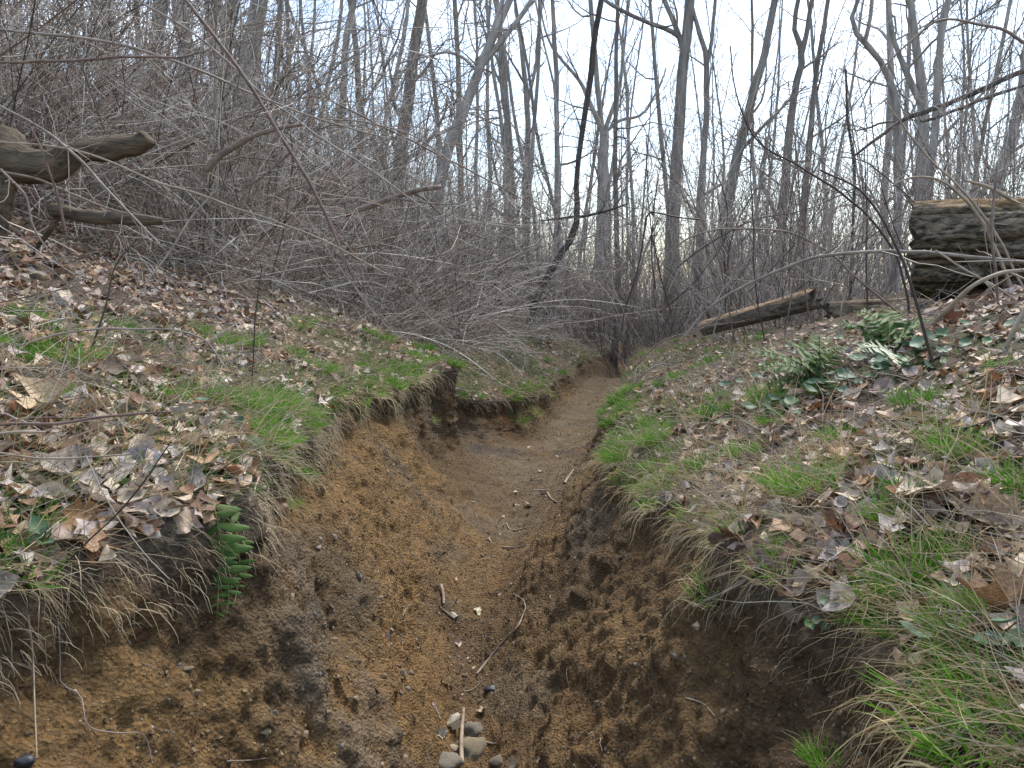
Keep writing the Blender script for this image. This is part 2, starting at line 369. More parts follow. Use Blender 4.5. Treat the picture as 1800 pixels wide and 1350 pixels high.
def ground(x, y):
    h = bvh.ray_cast(Vector((x, y, 40)), Vector((0, 0, -1)))
    return (h[0], h[1]) if h[0] else (Vector((x, y, 0)), Vector((0, 0, 1)))
def hit(px, py):
    h = bvh.ray_cast(EYE, rays(px, py).normalized())
    return (h[0], h[1] if h[1].z > 0 or True else h[1]) if h[0] else (P3(px, py, 8), Vector((0, 0, 1)))
def rim(side, y): return float(np.interp(y, ys, xl if side < 0 else xr))
def surf(v, u):
    """bilinear point and normal of the terrain grid"""
    i = np.clip(v.astype(int), 0, nv - 2); j = np.clip(u.astype(int), 0, nu - 2); a = (v - i)[:, None]; b = (u - j)[:, None]
    f = lambda Q: (Q[i, j]*(1 - a) + Q[i + 1, j]*a)*(1 - b) + (Q[i, j + 1]*(1 - a) + Q[i + 1, j + 1]*a)*b
    return f(G), nrm(f(NR))
def vrow(y): return np.interp(y, ys, np.arange(nv))
def ucol(t, side):   # column at a distance t outside the rim
    k = np.interp(t, tt, np.arange(len(tt))); return iL - k if side < 0 else iR + k
def basis(Nn, yaw, tilt=.25):
    Nn = nrm(Nn + R.normal(0, tilt, Nn.shape)); ref = np.stack([np.cos(yaw), np.sin(yaw), 0*yaw], -1)
    Xa = nrm(np.cross(np.cross(Nn, ref), Nn)); return np.stack([Xa, np.cross(Nn, Xa), Nn], -1)      # columns
def scatter(protos, pos, B, sc, cols):
    Vs = []; Fs = []; Cs = []; o = 0; pid = R.integers(0, len(protos), len(pos))
    for k, (V, Fq) in enumerate(protos):
        s_ = np.where(pid == k)[0]
        if not len(s_): continue
        W = np.einsum('kij,vj->kvi', B[s_]*sc[s_][:, None, None], V) + pos[s_][:, None]
        Vs.append(W.reshape(-1, 3)); Fs.append((Fq[None] + (np.arange(len(s_))*len(V))[:, None, None]).reshape(-1, Fq.shape[1]) + o)
        Cs.append(np.repeat(cols[s_], len(V), 0)); o += len(s_)*len(V)
    return np.concatenate(Vs), np.concatenate(Fs), np.concatenate(Cs)

# ------------------------------------------------------------------ bare trees
def trunk_mesh(path, radii, sides=9, rough=.06):
    V, Fq = tubes(path, radii, sides); n = len(path)
    ctr = np.repeat(path, sides, 0); d = V - ctr
    return ctr + d*(1 + rough*fbm(V*np.array([5, 5, 1.2]) + 3, 3))[:, None], Fq
def crown_of(paths, radii, n1, n2, n3, spread, Lf, tlo, up=.05, rmin=.004):
    """branches, boughs and twigs grown from trunk paths"""
    parts = []; P0 = np.stack(paths)
    R0 = np.stack(radii); m = len(P0)
    k = R.integers(0, m, n1); t = uni(tlo, 1, n1); st, tg = sample(P0[k], t)
    r = R0[k, np.clip((t*(P0.shape[1] - 1)).astype(int), 0, P0.shape[1] - 1)]
    dr = nrm(tg*uni(.4, 1.1, (n1, 1)) + R.normal(0, spread, (n1, 3)))
    L1 = Lf*uni(.5, 1.1, n1)*(1.15 - .6*t); P1 = grow(st, dr, L1, 9, .17, up); r1 = np.clip(r*uni(.28, .55, n1), rmin*2.2, .2)
    parts.append(tubes(P1, r1[:, None]*np.linspace(1, .3, 9)[None], 5))
    k = R.integers(0, n1, n2); t = uni(.2, 1, n2); st, tg = sample(P1[k], t)
    dr = nrm(tg + R.normal(0, .55, (n2, 3))); L2 = L1[k]*uni(.25, .6, n2); P2 = grow(st, dr, L2, 6, .2, up)
    r2 = np.clip(r1[k]*.45*(1.1 - .6*t), rmin*1.4, .1); parts.append(tubes(P2, r2[:, None]*np.linspace(1, .4, 6)[None], 3))
    k = R.integers(0, n2, n3); t = uni(.2, 1, n3); st, tg = sample(P2[k], t)
    dr = nrm(tg + R.normal(0, .5, (n3, 3))); P3_ = grow(st, dr, L2[k]*uni(.3, .7, n3), 4, .2, up)
    r3 = np.clip(r2[k]*.5, rmin*.7, .02); parts.append(tubes(P3_, r3[:, None]*np.linspace(1, .5, 4)[None], 3))
    return join(parts)
def make_proto(H, r0, lean, n1, n2, n3, spread, Lf, tlo, wigg=.035):
    p = grow(np.zeros((1, 3)), np.array([[lean[0], lean[1], 1.]]), np.array([H]), 24, wigg, .03)
    rr = r0*(1 - .8*np.linspace(0, 1, 24)**1.1); rr[0] *= 1.35; rr[1] *= 1.1
    p[:, 0, 2] -= .3
    tv, tf = trunk_mesh(p[0], rr); cv, cf = crown_of([p[0]], [rr], n1, n2, n3, spread, Lf, tlo)
    return mesh('trunk', tv, tf, M['bark']), mesh('crown', cv, cf, M['twig'])
protos = [make_proto(uni(13, 19), uni(.05, .095), R.normal(0, .04, 2), 22, 110, 330, .6, uni(3, 4.5), .12) for _ in range(7)]
poles = [make_proto(uni(8, 12), uni(.035, .06), R.normal(0, .07, 2), 18, 60, 150, .5, 1.8, .08, .05) for _ in range(5)]
def place_tree(pr, x, y, sc, yaw, label, group, name='bare_tree'):
    g, _ = ground(x, y); e = obj(name, None, loc=(x, y, g.z - .05), rot=(0, 0, yaw), scale=sc); e.empty_display_size = .3
    obj('trunk', pr[0], e); obj('crown', pr[1], e)
    return tag(e, label, 'tree', group)
def near(px):
    for lim, w_ in ((300, 'in the upper left behind the broken branch'), (560, 'around the thick upper-left tree'), (800, 'around the smooth curving grey tree'), (960, 'near the leaning forked tree'), (1130, 'around the crooked dark young tree'), (1300, 'near the tall pale long-limbed tree'), (1500, 'behind the orange rotten log'), (9999, 'behind the big dark fallen log')):
        if px < lim: return w_
cnt = 0
while cnt < 88:
    y = 16 + 62*R.random()**1.0; px = uni(-120, 1920); x = (px - 900)/F*y
    if x < 2 and y < 15: continue
    place_tree(protos[R.integers(0, 7)], x, y, uni(.75, 1.25), uni(0, 6.28), 'tall bare tree far back ' + near(px), 'bare trees far back ' + near(px)); cnt += 1
cnt = 0
while cnt < 105:
    y = 12 + 34*R.random()**1.2; px = uni(-60, 1860); x = (px - 900)/F*y
    if y < 13 and -.3 < x - rim(-1, y) < 1.6: continue
    place_tree(poles[R.integers(0, 5)], x, y, uni(.6, 1.15), uni(0, 6.28), 'thin bare sapling growing in brush ' + near(px), 'saplings ' + near(px), 'bare_sapling'); cnt += 1

def traced_tree(label, d, stems, n=(10, 60, 170), spread=.55, Lf=1.7, tlo=.0, mat='bark', tilt=0.0, name='bare_tree'):
    """stems: list of [ (px,py,width px) ... ] from the base upward, carried on above the frame; first one stands on the ground"""
    paths = []; rads = []; meshes = []
    for si, s_ in enumerate(stems):
        pts = [P3(a, b, d + tilt*(600 - b)/600) for a, b, _ in s_]; rr = [c_*.4/F*d for _, _, c_ in s_]
        if si == 0:
            f = pts[0]; g, _ = ground(f.x, f.y); lo = Vector((f.x - (pts[1].x - f.x)*.15, f.y, g.z - .12))
            if lo.z < f.z - .05: pts.insert(0, lo); rr.insert(0, rr[0]*1.25)
            base = Vector((lo.x, lo.y, g.z))
        if s_[-1][1] <= 5:
            dv = (pts[-1] - pts[-2]).normalized(); dv = (dv + Vector((0, 0, .6))).normalized(); ext = max(2.5, 45*rr[-1])
            pts.append(pts[-1] + dv*ext*.5); rr.append(rr[-1]*.7); pts.append(pts[-1] + (dv + Vector((R.normal(0, .12), R.normal(0, .12), .1)))*ext*.5); rr.append(rr[-1]*.3)
        pa = smoothpath(np.array([list(p) for p in pts]), 30); kk = np.linspace(0, 1, 30)
        dd = np.concatenate([[0], np.cumsum([(pts[i + 1] - pts[i]).length for i in range(len(pts) - 1)])]); ra = np.interp(kk*dd[-1], dd, rr)
        pa = pa + (fbm(pa*1.7 + d, 3)*.014*d/8)[:, None]*np.array([1, .4, 0])*np.minimum(1, kk*6)[:, None]
        paths.append(pa); rads.append(ra)
    e = obj(name, None, loc=base); off = np.array(list(base))
    tv, tf = join([trunk_mesh(p - off, r_, 10, .09) for p, r_ in zip(paths, rads)])
    obj('trunk', mesh('trunk', tv, tf, M[mat]), e)
    cv, cf = crown_of([p - off for p in paths], rads, *n, spread, Lf, tlo, .04, .0016*math.sqrt(d/6))
    obj('crown', mesh('crown', cv, cf, M['twig' if mat == 'bark' else mat]), e)
    return tag(e, label, 'tree')
traced_tree('thick upright bare tree at upper left rising behind the thicket', 11, [[(432, 230, 44), (438, 110, 38), (447, 50, 36), (457, 0, 35)]])
traced_tree('straight grey tree just left of the thick upper-left tree', 12, [[(392, 230, 30), (398, 110, 25), (405, 0, 23)]])
traced_tree('very thin upright tree between two thicker upper-left trees', 12, [[(372, 220, 14), (375, 100, 12), (376, 0, 11)]])
traced_tree('broad trunk half hidden by cane near the upper left', 11, [[(322, 220, 34), (330, 110, 30), (315, 0, 30)]])
traced_tree('grey trunk behind dense twigs second from the upper left corner', 12, [[(268, 200, 30), (272, 90, 28), (284, 0, 27)]])
traced_tree('grey trunk behind dense twigs nearest the upper left corner', 12, [[(190, 190, 27), (188, 90, 25), (184, 0, 24)]])
traced_tree('pale yellowish thin tree right of the thick upper-left tree', 12, [[(482, 220, 15), (487, 100, 13), (492, 0, 11)]])
traced_tree('dark thin tree leaning slightly right at upper left of centre', 12, [[(592, 290, 17), (603, 160, 15), (611, 60, 14), (624, 0, 12)]])
traced_tree('smooth grey tree curving right left of the leaning forked tree', 12, [[(704, 330, 30), (712, 210, 25), (724, 110, 23), (742, 0, 21)]])
traced_tree('leaning forked tree with two upper stems left of centre', 10, [[(768, 350, 25), (790, 260, 23), (818, 180, 22), (848, 110, 20), (872, 55, 17), (897, 0, 15)], [(846, 116, 14), (880, 75, 13), (908, 40, 11), (935, 0, 9)], [(855, 95, 13), (872, 40, 11), (884, 0, 10)], [(838, 125, 6), (818, 104, 6), (788, 92, 6), (755, 98, 5), (700, 112, 4)]], (14, 80, 220))
traced_tree('pale straight trunk right of the leaning forked tree', 17, [[(893, 370, 18), (891, 230, 16), (884, 120, 14), (872, 0, 9)]])
traced_tree('pale forking tree between straight trunks above the trail bend', 17, [[(924, 370, 15), (926, 220, 13), (924, 140, 11), (912, 60, 8), (905, 0, 6)], [(926, 190, 8), (940, 120, 7), (946, 50, 6), (955, 0, 5)]])
traced_tree('straight slim grey tree left of the dark crooked sapling', 15, [[(980, 360, 13), (978, 200, 11), (975, 90, 10), (972, 0, 9)]])
traced_tree('dark crooked young tree rising beside the trail bend', 11.0, [[(936, 545, 20), (955, 498, 17), (985, 450, 15), (1010, 408, 14), (1014, 372, 14), (1012, 330, 11), (1020, 250, 12), (1033, 160, 13), (1046, 70, 13), (1058, 0, 12)], [(1015, 382, 7), (1045, 376, 6), (1075, 368, 5), (1103, 358, 3)], [(1014, 380, 6), (985, 384, 5), (950, 388, 3)]], (10, 40, 90), .6, 1.2, .3, 'barkdark')
traced_tree('stout spreading oak with crooked limbs right of the dark young tree', 18, [[(1058, 400, 26), (1060, 300, 24), (1062, 230, 20)], [(1062, 240, 12), (1048, 205, 10), (1030, 165, 9), (1008, 130, 8), (985, 105, 6), (965, 70, 5), (950, 0, 3)], [(1062, 232, 11), (1078, 190, 9), (1090, 150, 7), (1092, 90, 6), (1105, 0, 4)], [(1062, 235, 8), (1090, 212, 7), (1125, 203, 6), (1150, 170, 5), (1170, 120, 3)]], (12, 80, 220), .6, 2.5)
traced_tree('tall pale tree with one long limb reaching left', 14, [[(1184, 390, 27), (1192, 270, 25), (1198, 150, 23), (1206, 60, 21), (1211, 0, 20)], [(1206, 75, 10), (1180, 55, 10), (1140, 40, 9), (1100, 22, 8), (1062, 0, 7)], [(1204, 100, 12), (1190, 55, 11), (1168, 0, 10)]], (14, 80, 220))
traced_tree('slim twin-topped tree next to the tall pale tree', 14, [[(1232, 380, 16), (1238, 250, 14), (1242, 130, 12), (1240, 100, 11), (1226, 50, 9), (1213, 0, 7)], [(1241, 120, 9), (1252, 60, 8), (1258, 0, 7)]])
traced_tree('tree leaning right with rough bark in the upper right half', 12, [[(1275, 390, 24), (1290, 300, 21), (1318, 190, 18), (1345, 90, 16), (1363, 0, 14)]])
traced_tree('grey tree forking into a narrow fork at upper right', 12, [[(1375, 380, 18), (1385, 270, 17), (1398, 160, 15), (1410, 90, 13), (1398, 55, 10), (1405, 0, 9)], [(1410, 92, 11), (1420, 50, 10), (1428, 0, 9)]])
traced_tree('slim tree bending beside the narrow-forked tree', 12, [[(1412, 370, 14), (1424, 250, 12), (1436, 120, 10), (1448, 50, 9), (1456, 0, 9)]])
traced_tree('crooked pale tree whose trunk bends left at upper right', 11, [[(1578, 390, 18), (1578, 260, 16), (1570, 160, 15), (1545, 105, 13), (1515, 70, 12), (1496, 45, 9), (1508, 0, 8)], [(1520, 75, 9), (1528, 40, 8), (1533, 0, 8)]])
traced_tree('thick forked tree standing behind the big fallen log', 9.5, [[(1618, 400, 26), (1622, 260, 23), (1622, 180, 21), (1610, 80, 16), (1600, 0, 14)], [(1622, 190, 13), (1590, 120, 12), (1568, 60, 10), (1562, 0, 9)]], (12, 80, 220))
traced_tree('yellowish straight tree just left of the big fallen log', 8.5, [[(1632, 350, 17), (1644, 230, 15), (1652, 120, 14), (1660, 40, 14), (1668, 0, 13)]])
traced_tree('leaning tree cut by the right edge of the view', 11, [[(1755, 320, 24), (1780, 230, 21), (1800, 130, 19), (1812, 0, 17)]])
traced_tree('very thin dark snag between trees left of the fallen log', 9, [[(1500, 380, 6), (1500, 280, 6), (1490, 200, 5), (1487, 122, 4)]], (6, 20, 40), .5, .6, .1, 'barkdark', name='dead_snag')

# ------------------------------------------------------------------ thicket shrubs
def shrub_proto(ns, Lmin, Lmax, spread, droop, rbase, ntw, ntl, upb=1.0):
    st = np.stack([R.normal(0, .22, ns), R.normal(0, .22, ns), np.full(ns, -.08)], -1)
    dr = np.stack([R.normal(0, spread, ns), R.normal(0, spread, ns), np.full(ns, upb)], -1); Ln = uni(Lmin, Lmax, ns)
    P1 = grow(st, dr, Ln, 11, .085, droop); r1 = rbase*uni(.6, 1.2, ns)
    TINT = np.array([(.19, .155, .125), (.40, .37, .34), (.60, .56, .52), (.29, .205, .155), (.46, .39, .32), (.10, .08, .065)])
    parts = [tubes(P1, r1[:, None]*np.linspace(1, .35, 11)[None], 3)]; cs = [np.repeat(TINT[R.integers(0, 6, ns)], 33, 0)]
    k = R.integers(0, ns, ntw); t = uni(.12, .98, ntw); s2, tg = sample(P1[k], t)
    P2 = grow(s2, nrm(tg + R.normal(0, .6, (ntw, 3))), uni(.25, .9, ntw), 5, .18, droop*.7); r2 = np.maximum(r1[k]*.55, .0016)
    parts.append(tubes(P2, r2[:, None]*np.linspace(1, .4, 5)[None], 3)); cs.append(np.repeat(TINT[R.integers(0, 6, ntw)], 15, 0))
    k = R.integers(0, ntw, ntl); t = uni(.1, .98, ntl); s3, tg = sample(P2[k], t)
    P3_ = grow(s3, nrm(tg + R.normal(0, .7, (ntl, 3))), uni(.08, .32, ntl), 3, .2, 0); r3 = np.full(ntl, .0015)
    parts.append(tubes(P3_, r3[:, None]*np.linspace(1, .6, 3)[None], 3)); cs.append(np.repeat(TINT[R.integers(0, 6, ntl)], 9, 0))
    V, Fq = join(parts); return mesh('shrub', V, Fq, M['brush'], np.concatenate(cs))
SH_L = [shrub_proto(24, 1.2, 2.6, .75, -.03, .0048, 150, 240) for _ in range(7)]           # arching, tangled
SH_F = [shrub_proto(26, 1.4, 3.2, .35, -.004, .006, 120, 200) for _ in range(5)]          # upright, farther off
SH_D = [shrub_proto(30, .5, 1.3, 1.1, -.10, .0042, 120, 160, .5) for _ in range(4)]        # low, collapsed
def put_shrub(pr, x, y, sc, label, group, name, lean=None):
    g, _ = ground(x, y); o = obj(name, pr, loc=g, rot=(R.normal(0, .12), R.normal(0, .12) + (lean or 0), uni(0, 6.28)), scale=sc)
    if lean: o.rotation_mode = 'ZYX'; o.rotation_euler = (0, 0, 0); o.rotation_euler = Matrix.Rotation(lean, 3, 'Y').to_4x4().to_euler('ZYX'); 
    return tag(o, label, 'shrub', group)
def left_edge(y): return rim(-1, y) - np.interp(y, [0, 2.5, 4, 5.5, 7, 9, 12], [3.2, 2.8, 2.1, 1.25, .9, .8, .5])
cnt = 0
while cnt < 150:
    y = 2.6 + 17*R.random()**1.35; x = left_edge(y) - abs(R.normal(0, 1))*np.interp(y, [2, 6, 20], [1.3, 2.4, 5]) - .1
    if (x/y) < -.85 or np.hypot(x, y) < 3.4 or (-.02 < x/y < .09 and y < 11): continue
    put_shrub(SH_L[R.integers(0, 7)].copy(), x, y, uni(.75, 1.2)*(1.2 if x/y < -.3 else 1), 'tangled leafless shrub with arching stems ' + near(900 + x/y*F), 'tangled shrubs ' + near(900 + x/y*F), 'thicket_shrub'); cnt += 1
cnt = 0
while cnt < 42:
    y = 2.8 + 8*R.random()**1.2; x = left_edge(y) - .3*R.random() + .15 - abs(R.normal(0, .5))
    if (x/y) < -.8 or np.hypot(x, y) < 3.2: continue
    put_shrub(SH_D[R.integers(0, 4)], x, y, uni(.6, 1.0), 'low collapsed tangle of dead stems ' + near(900 + x/y*F), 'low stem tangles ' + near(900 + x/y*F), 'stem_tangle'); cnt += 1
cnt = 0
while cnt < 190:
    y = 10.5 + 38*R.random()**1.2; px = uni(-40, 1840); x = (px - 900)/F*y
    if y < 13 and -.25 < x - rim(-1, y) < 1.2: continue
    if y < 12 and x > rim(1, y) and R.random() < .55: continue
    put_shrub(SH_F[R.integers(0, 5)], x, y, uni(.7, 1.25), 'upright leafless brush between far trees ' + near(px), 'upright brush ' + near(px), 'brush_shrub'); cnt += 1
for k in range(42):
    y = uni(13.5, 30) if k < 34 else uni(13, 15); px = uni(1010, 1380) if k < 34 else uni(1040, 1190); put_shrub(SH_F[R.integers(0, 5)], (px - 900)/F*y, y, uni(.8, 1.3), 'upright leafless brush filling the gap over the trail end', 'brush over the trail end', 'brush_shrub')
cnt = 0
while cnt < 26:
    y = uni(5.2, 10); x = rim(1, y) + uni(.9, 4.5)
    put_shrub(SH_F[R.integers(0, 5)], x, y, uni(.45, .8), 'sparse upright stems growing around the logs on the right bank', 'sparse stems on the right bank', 'brush_shrub'); cnt += 1
exec_marker = True

# ------------------------------------------------------------------ fallen logs
def log_obj(name, label, a, b, ra, rb, mat, ridge=.05, k=56, n=70, wedge=0.0, endmat=None, sag=0.0, group=None):
    a = np.array(list(a)); b = np.array(list(b)); t = np.linspace(0, 1, n)[:, None]; P = a + (b - a)*t; P[:, 2] += sag*np.sin(t[:, 0]*np.pi)
    L_ = np.linalg.norm(b - a); rr = np.interp(t[:, 0], [0, 1], [ra, rb])
    V, Fq = tubes(P, rr, k); ctr = np.repeat(P, k, 0); d = nrm(V - ctr); th = np.tile(np.arange(k)/k*2*np.pi, n); s_ = np.repeat(t[:, 0]*L_, k)
    q = np.stack([np.cos(th)*3.4, np.sin(th)*3.4, s_*.75], -1); h = 1 - 2.4*np.exp(-(noise(q*1.6)/.2)**2); h2 = fbm(np.stack([np.cos(th)*6, np.sin(th)*6, s_*1.8], -1), 3)
    V = ctr + (V - ctr)*(1 + ridge*h + ridge*.7*h2 + .02*fbm(np.stack([np.cos(th), np.sin(th), s_*.8], -1) + 7, 2))[:, None]
    ax = nrm(b - a); e_ = np.repeat(np.exp(-t[:, 0]*L_/.12), k); jag = fbm(np.stack([np.cos(th)*4, np.sin(th)*4, th*0], -1), 3)
    V = V + ax*(e_*(.05*jag - wedge*d[:, 2]))[:, None]
    root = obj(name, None, loc=a); V = V - a
    obj('bark', mesh('bark', V, Fq, mat), root)
    for nm, i0, rev in (('end_wood', 0, 1), ('end_wood', n - 1, 0)):
        ring = V[i0*k:(i0 + 1)*k]; c_ = ring.mean(0); Vv = [ring]; 
        for f in (.7, .4, .12): 
            rg = c_ + (ring - c_)*f; rg = rg + ax*(.02*(1 - f)*(1 if rev else -1) + .012*fbm(rg*22, 2))[:, None]; Vv.append(rg)
        Vv = np.concatenate(Vv); i = np.arange(3)[:, None]*k; j = np.arange(k)[None]
        qd = np.stack([i + j, i + k + j, i + k + (j + 1) % k, i + (j + 1) % k], -1).reshape(-1, 4)
        if not rev: qd = qd[:, ::-1]
        cap = np.arange(3*k, 4*k); 
        qc = np.stack([cap[0:k-2:2]*0 + cap[0], cap[1:k-1:2], cap[2:k:2], np.roll(cap[2:k:2], 0)], -1)[:, :3]
        obj(nm, mesh(nm, Vv, qd, endmat or mat, f2=qc), root)
    return tag(root, label, 'log', group)
def ramp_streak(n, l, x):
    r = ramp(n, [(.35, (.35, .33, .3)), (.65, (1.4, 1.35, 1.3))]); l.new(x.outputs['Fac'], r.inputs['Fac']); return r.outputs['Color']
def mat_log(name, dark, pale, top, topw, usez=0):
    m, t, n, l, b = material(name); tcn = nd(n, 'ShaderNodeTexCoord'); v = tcn.outputs['Object']
    mp = nd(n, 'ShaderNodeMapping'); mp.inputs['Scale'].default_value = (2.6, 5, 9); l.new(v, mp.inputs['Vector'])
    x = noisen(n, l, 4.5, 7, .7, mp.outputs[0]); r = ramp(n, [(.40, dark), (.52, tuple((a + c_)/2 for a, c_ in zip(dark, pale))), (.64, pale)]); l.new(x.outputs['Fac'], r.inputs['Fac'])
    ge = nd(n, 'ShaderNodeSeparateXYZ'); l.new(v, ge.inputs[0]); y_ = noisen(n, l, 3, 4, .6, v)
    ad = nd(n, 'ShaderNodeMath', operation='ADD'); gn = nd(n, 'ShaderNodeSeparateXYZ'); l.new(tcn.outputs['Normal'], gn.inputs[0]); l.new((ge if usez else gn).outputs['Z'], ad.inputs[0]); mu = nd(n, 'ShaderNodeMath', operation='MULTIPLY_ADD'); mu.inputs[1].default_value = .25 if usez else .5; mu.inputs[2].default_value = -.12 if usez else -.25; l.new(y_.outputs['Fac'], mu.inputs[0]); l.new(mu.outputs[0], ad.inputs[1])
    rt = ramp(n, [(topw, (0, 0, 0)), (min(topw + .03, 1), (1, 1, 1))]); l.new(ad.outputs[0], rt.inputs['Fac'])
    tt_ = mixc(n, l, .7, top, mixc(n, l, 1.0, top, ramp_streak(n, l, x), 'MULTIPLY')); l.new(mixc(n, l, rt.outputs['Color'], r.outputs['Color'], tt_), b.inputs['Base Color']); b.inputs['Roughness'].default_value = .92; b.inputs['Specular IOR Level'].default_value = .15
    bump(n, l, b, x.outputs['Fac'], 1, .02); return m
M['logbark'] = mat_log('furrowed_bark', (.034, .027, .02), (.29, .235, .165), (.30, .20, .10), .235, 1)
M['logorange'] = mat_log('rotten_log', (.11, .09, .07), (.30, .245, .19), (.42, .30, .19), .35)
M['logtan'] = mat_log('decayed_log', (.10, .075, .05), (.27, .21, .14), (.36, .3, .2), .97)
M['endwood'] = mat_rand('broken_end', [(0, (.09, .075, .06)), (1, (.12, .1, .08))], .9, .2, .5, 20, 0, None, .8, .01)
a = P3(1610, 438, 4.9); b = P3(1960, 436, 4.4)
log_obj('fallen_log', 'thick dark log with deeply furrowed bark and orange rotten top at the right edge', a, b, .255, .275, M['logbark'], .115, 130, 150, .03, M['endwood'])
a = P3(1432, 524, 6.0); b = P3(1235, 578, 6.6)
log_obj('rotten_log', 'low rotten log with bright orange top surface left of the big log', a, b, .08, .06, M['logorange'], .06, 40, 50, .0, M['endwood'])
a = P3(1455, 556, 5.75); b = P3(1900, 540, 5.45)
log_obj('decayed_log', 'pale decayed log lying on the ground partly under the big dark log', a, b, .10, .12, M['logtan'], .09, 48, 70, .0, M['endwood'])

def limb(name, label, pts, w_, d, mat, sides=10, rough=.14, n=34, cat='branch', group=None, subs=()):
    """pts photo points; d one depth or a list; w_ widths in photo pixels"""
    ds = d if hasattr(d, '__len__') else [d]*len(pts); ws = w_ if hasattr(w_, '__len__') else [w_]*len(pts)
    p = np.array([list(P3(a_, b_, dd)) for (a_, b_), dd in zip(pts, ds)]); pa = smoothpath(p, n)
    rr = np.interp(np.linspace(0, 1, n), np.linspace(0, 1, len(ws)), [w0/2/F*dd for w0, dd in zip(ws, ds)])
    pa = pa + np.stack([fbm(pa*6 + k*9, 2) for k in range(3)], -1)*rr[:, None]*.5
    pa = np.concatenate([pa[:1], pa, pa[-1:] + (pa[-1] - pa[-2])*.05]); rr = np.concatenate([[.0005], rr, [.0005]])
    parts = [trunk_mesh(pa, rr, sides, rough)]
    V, Fq = join(parts); root = obj(name, mesh(name, V - pa[0], Fq, M[mat]), loc=pa[0])
    for k, (t, L_, dirv) in enumerate(subs):
        i = int(t*(n - 1)); sp = grow(pa[i][None], np.array([dirv], float), np.array([L_]), 8, .08)[0]
        V2, F2 = tubes(sp, np.linspace(rr[i]*.6, rr[i]*.25, 8), 6); obj('side_twig', mesh('side_twig', V2 - pa[0], F2, M[mat]), root)
    return tag(root, label, cat, group)
limb('broken_branch', 'thick broken dead branch with a splintered end pointing right at left edge', [(-60, 250), (40, 285), (110, 280), (190, 255), (262, 240)], [60, 58, 50, 42, 36], [3.6, 3.5, 3.5, 3.5, 3.5], 'deadwood', 22, .35, 90, subs=((.34, .7, (-.45, .1, -1)),))
limb('dead_branch', 'short dead branch piece lying below the thick broken branch', [(95, 372), (140, 378), (200, 384), (285, 388)], [20, 22, 20, 12], 3.6, 'deadwood', 18, .3, 60, subs=((.12, .4, (-.7, .2, -.55)),))
limb('leaning_dead_branch', 'reddish bare dead branch reaching up to the right out of the left thicket', [(362, 300), (400, 268), (440, 242), (490, 226), (535, 218)], [11, 10, 9, 7, 4], 4.2, 'cane')
limb('leaning_dead_branch', 'forked reddish dead branch jutting right from the middle of the thicket', [(610, 378), (655, 362), (700, 346), (740, 335), (775, 330)], [8, 9, 9, 9, 7], 5.5, 'cane', subs=((.75, .25, (.6, 0, -.3)), (.5, .5, (1, 0, .05))))
limb('dark_limb', 'long dark limb sweeping right and up in front of the right-hand trees', [(1500, 275), (1545, 242), (1600, 205), (1640, 190), (1700, 168), (1800, 125), (1900, 90)], [4, 6, 9, 9, 9, 9, 8], 7.2, 'barkdark', 8)
limb('dark_limb', 'second dark limb rising right just under the long dark limb', [(1620, 215), (1660, 200), (1720, 178), (1800, 150), (1880, 130)], [5, 6, 6, 5, 5], 7.0, 'barkdark', 8)

# ------------------------------------------------------------------ single arching canes and stems in front (each one traced)
def cane(label, pts, w_, d, mat='cane', tw=3, name='bramble_cane', n=40):
    ds = d if hasattr(d, '__len__') else np.linspace(d, d, len(pts)); ws = w_ if hasattr(w_, '__len__') else np.linspace(w_, w_*.6, len(pts))
    p = np.array([list(P3(a_, b_, dd)) for (a_, b_), dd in zip(pts, ds)]); pa = smoothpath(p, n)
    rr = np.interp(np.linspace(0, 1, n), np.linspace(0, 1, len(ws)), [w0*.4/F*dd for w0, dd in zip(ws, ds)])
    pa = pa + np.stack([fbm(pa*4 + k*9, 3) for k in range(3)], -1)*.008
    parts = [tubes(pa, rr, 6)]
    if tw:
        k = R.integers(4, n - 4, tw); s_ = pa[k]; dr = nrm(np.gradient(pa, axis=0)[k] + 0)
        T_ = grow(s_, nrm(dr + R.normal(0, .6, (tw, 3))), uni(.1, .4, tw)*ds[0]/3, 6, .12); parts.append(tubes(T_, np.outer(np.maximum(rr[k]*.5, .0009), np.linspace(1, .4, 6)), 4))
    V, Fq = join(parts); o = obj(name, mesh(name, V - pa[0], Fq, M[mat]), loc=pa[0])
    return tag(o, label, 'cane')
# right bank
cane('thick pale stick rising right from the ferns to the right edge', [(1512, 668), (1580, 625), (1660, 555), (1720, 497), (1752, 482), (1830, 475)], [10, 11, 11, 10, 9, 8], [3.3, 3.2, 3.1, 3.0, 3.0, 3.0], 'canepale', 2)
cane('dark thin stalk slanting down through the grass right of the ferns', [(1672, 790), (1655, 700), (1632, 610), (1605, 520), (1570, 430), (1520, 345), (1440, 300)], [7, 7, 7, 7, 6, 5, 4], 2.6, 'canedark', 2)
cane('long brown cane arching flat across the front of the big log', [(1205, 590), (1240, 545), (1330, 492), (1420, 458), (1500, 444), (1600, 442), (1700, 448), (1830, 466)], [5, 6, 7, 8, 8, 8, 8, 8], [3.9, 3.9, 3.8, 3.7, 3.6, 3.6, 3.5, 3.5], 'cane', 5)
cane('pale cane arching high over the left end of the big log', [(1790, 545), (1762, 470), (1735, 410), (1690, 345), (1645, 315), (1600, 312), (1560, 330)], [6, 7, 7, 7, 6, 5, 3], 4.0, 'canepale', 3)
cane('whitish thick cane crossing over the top of the big log', [(1695, 318), (1730, 328), (1770, 350), (1830, 392)], [5, 8, 9, 9], 3.6, 'canepale', 2)
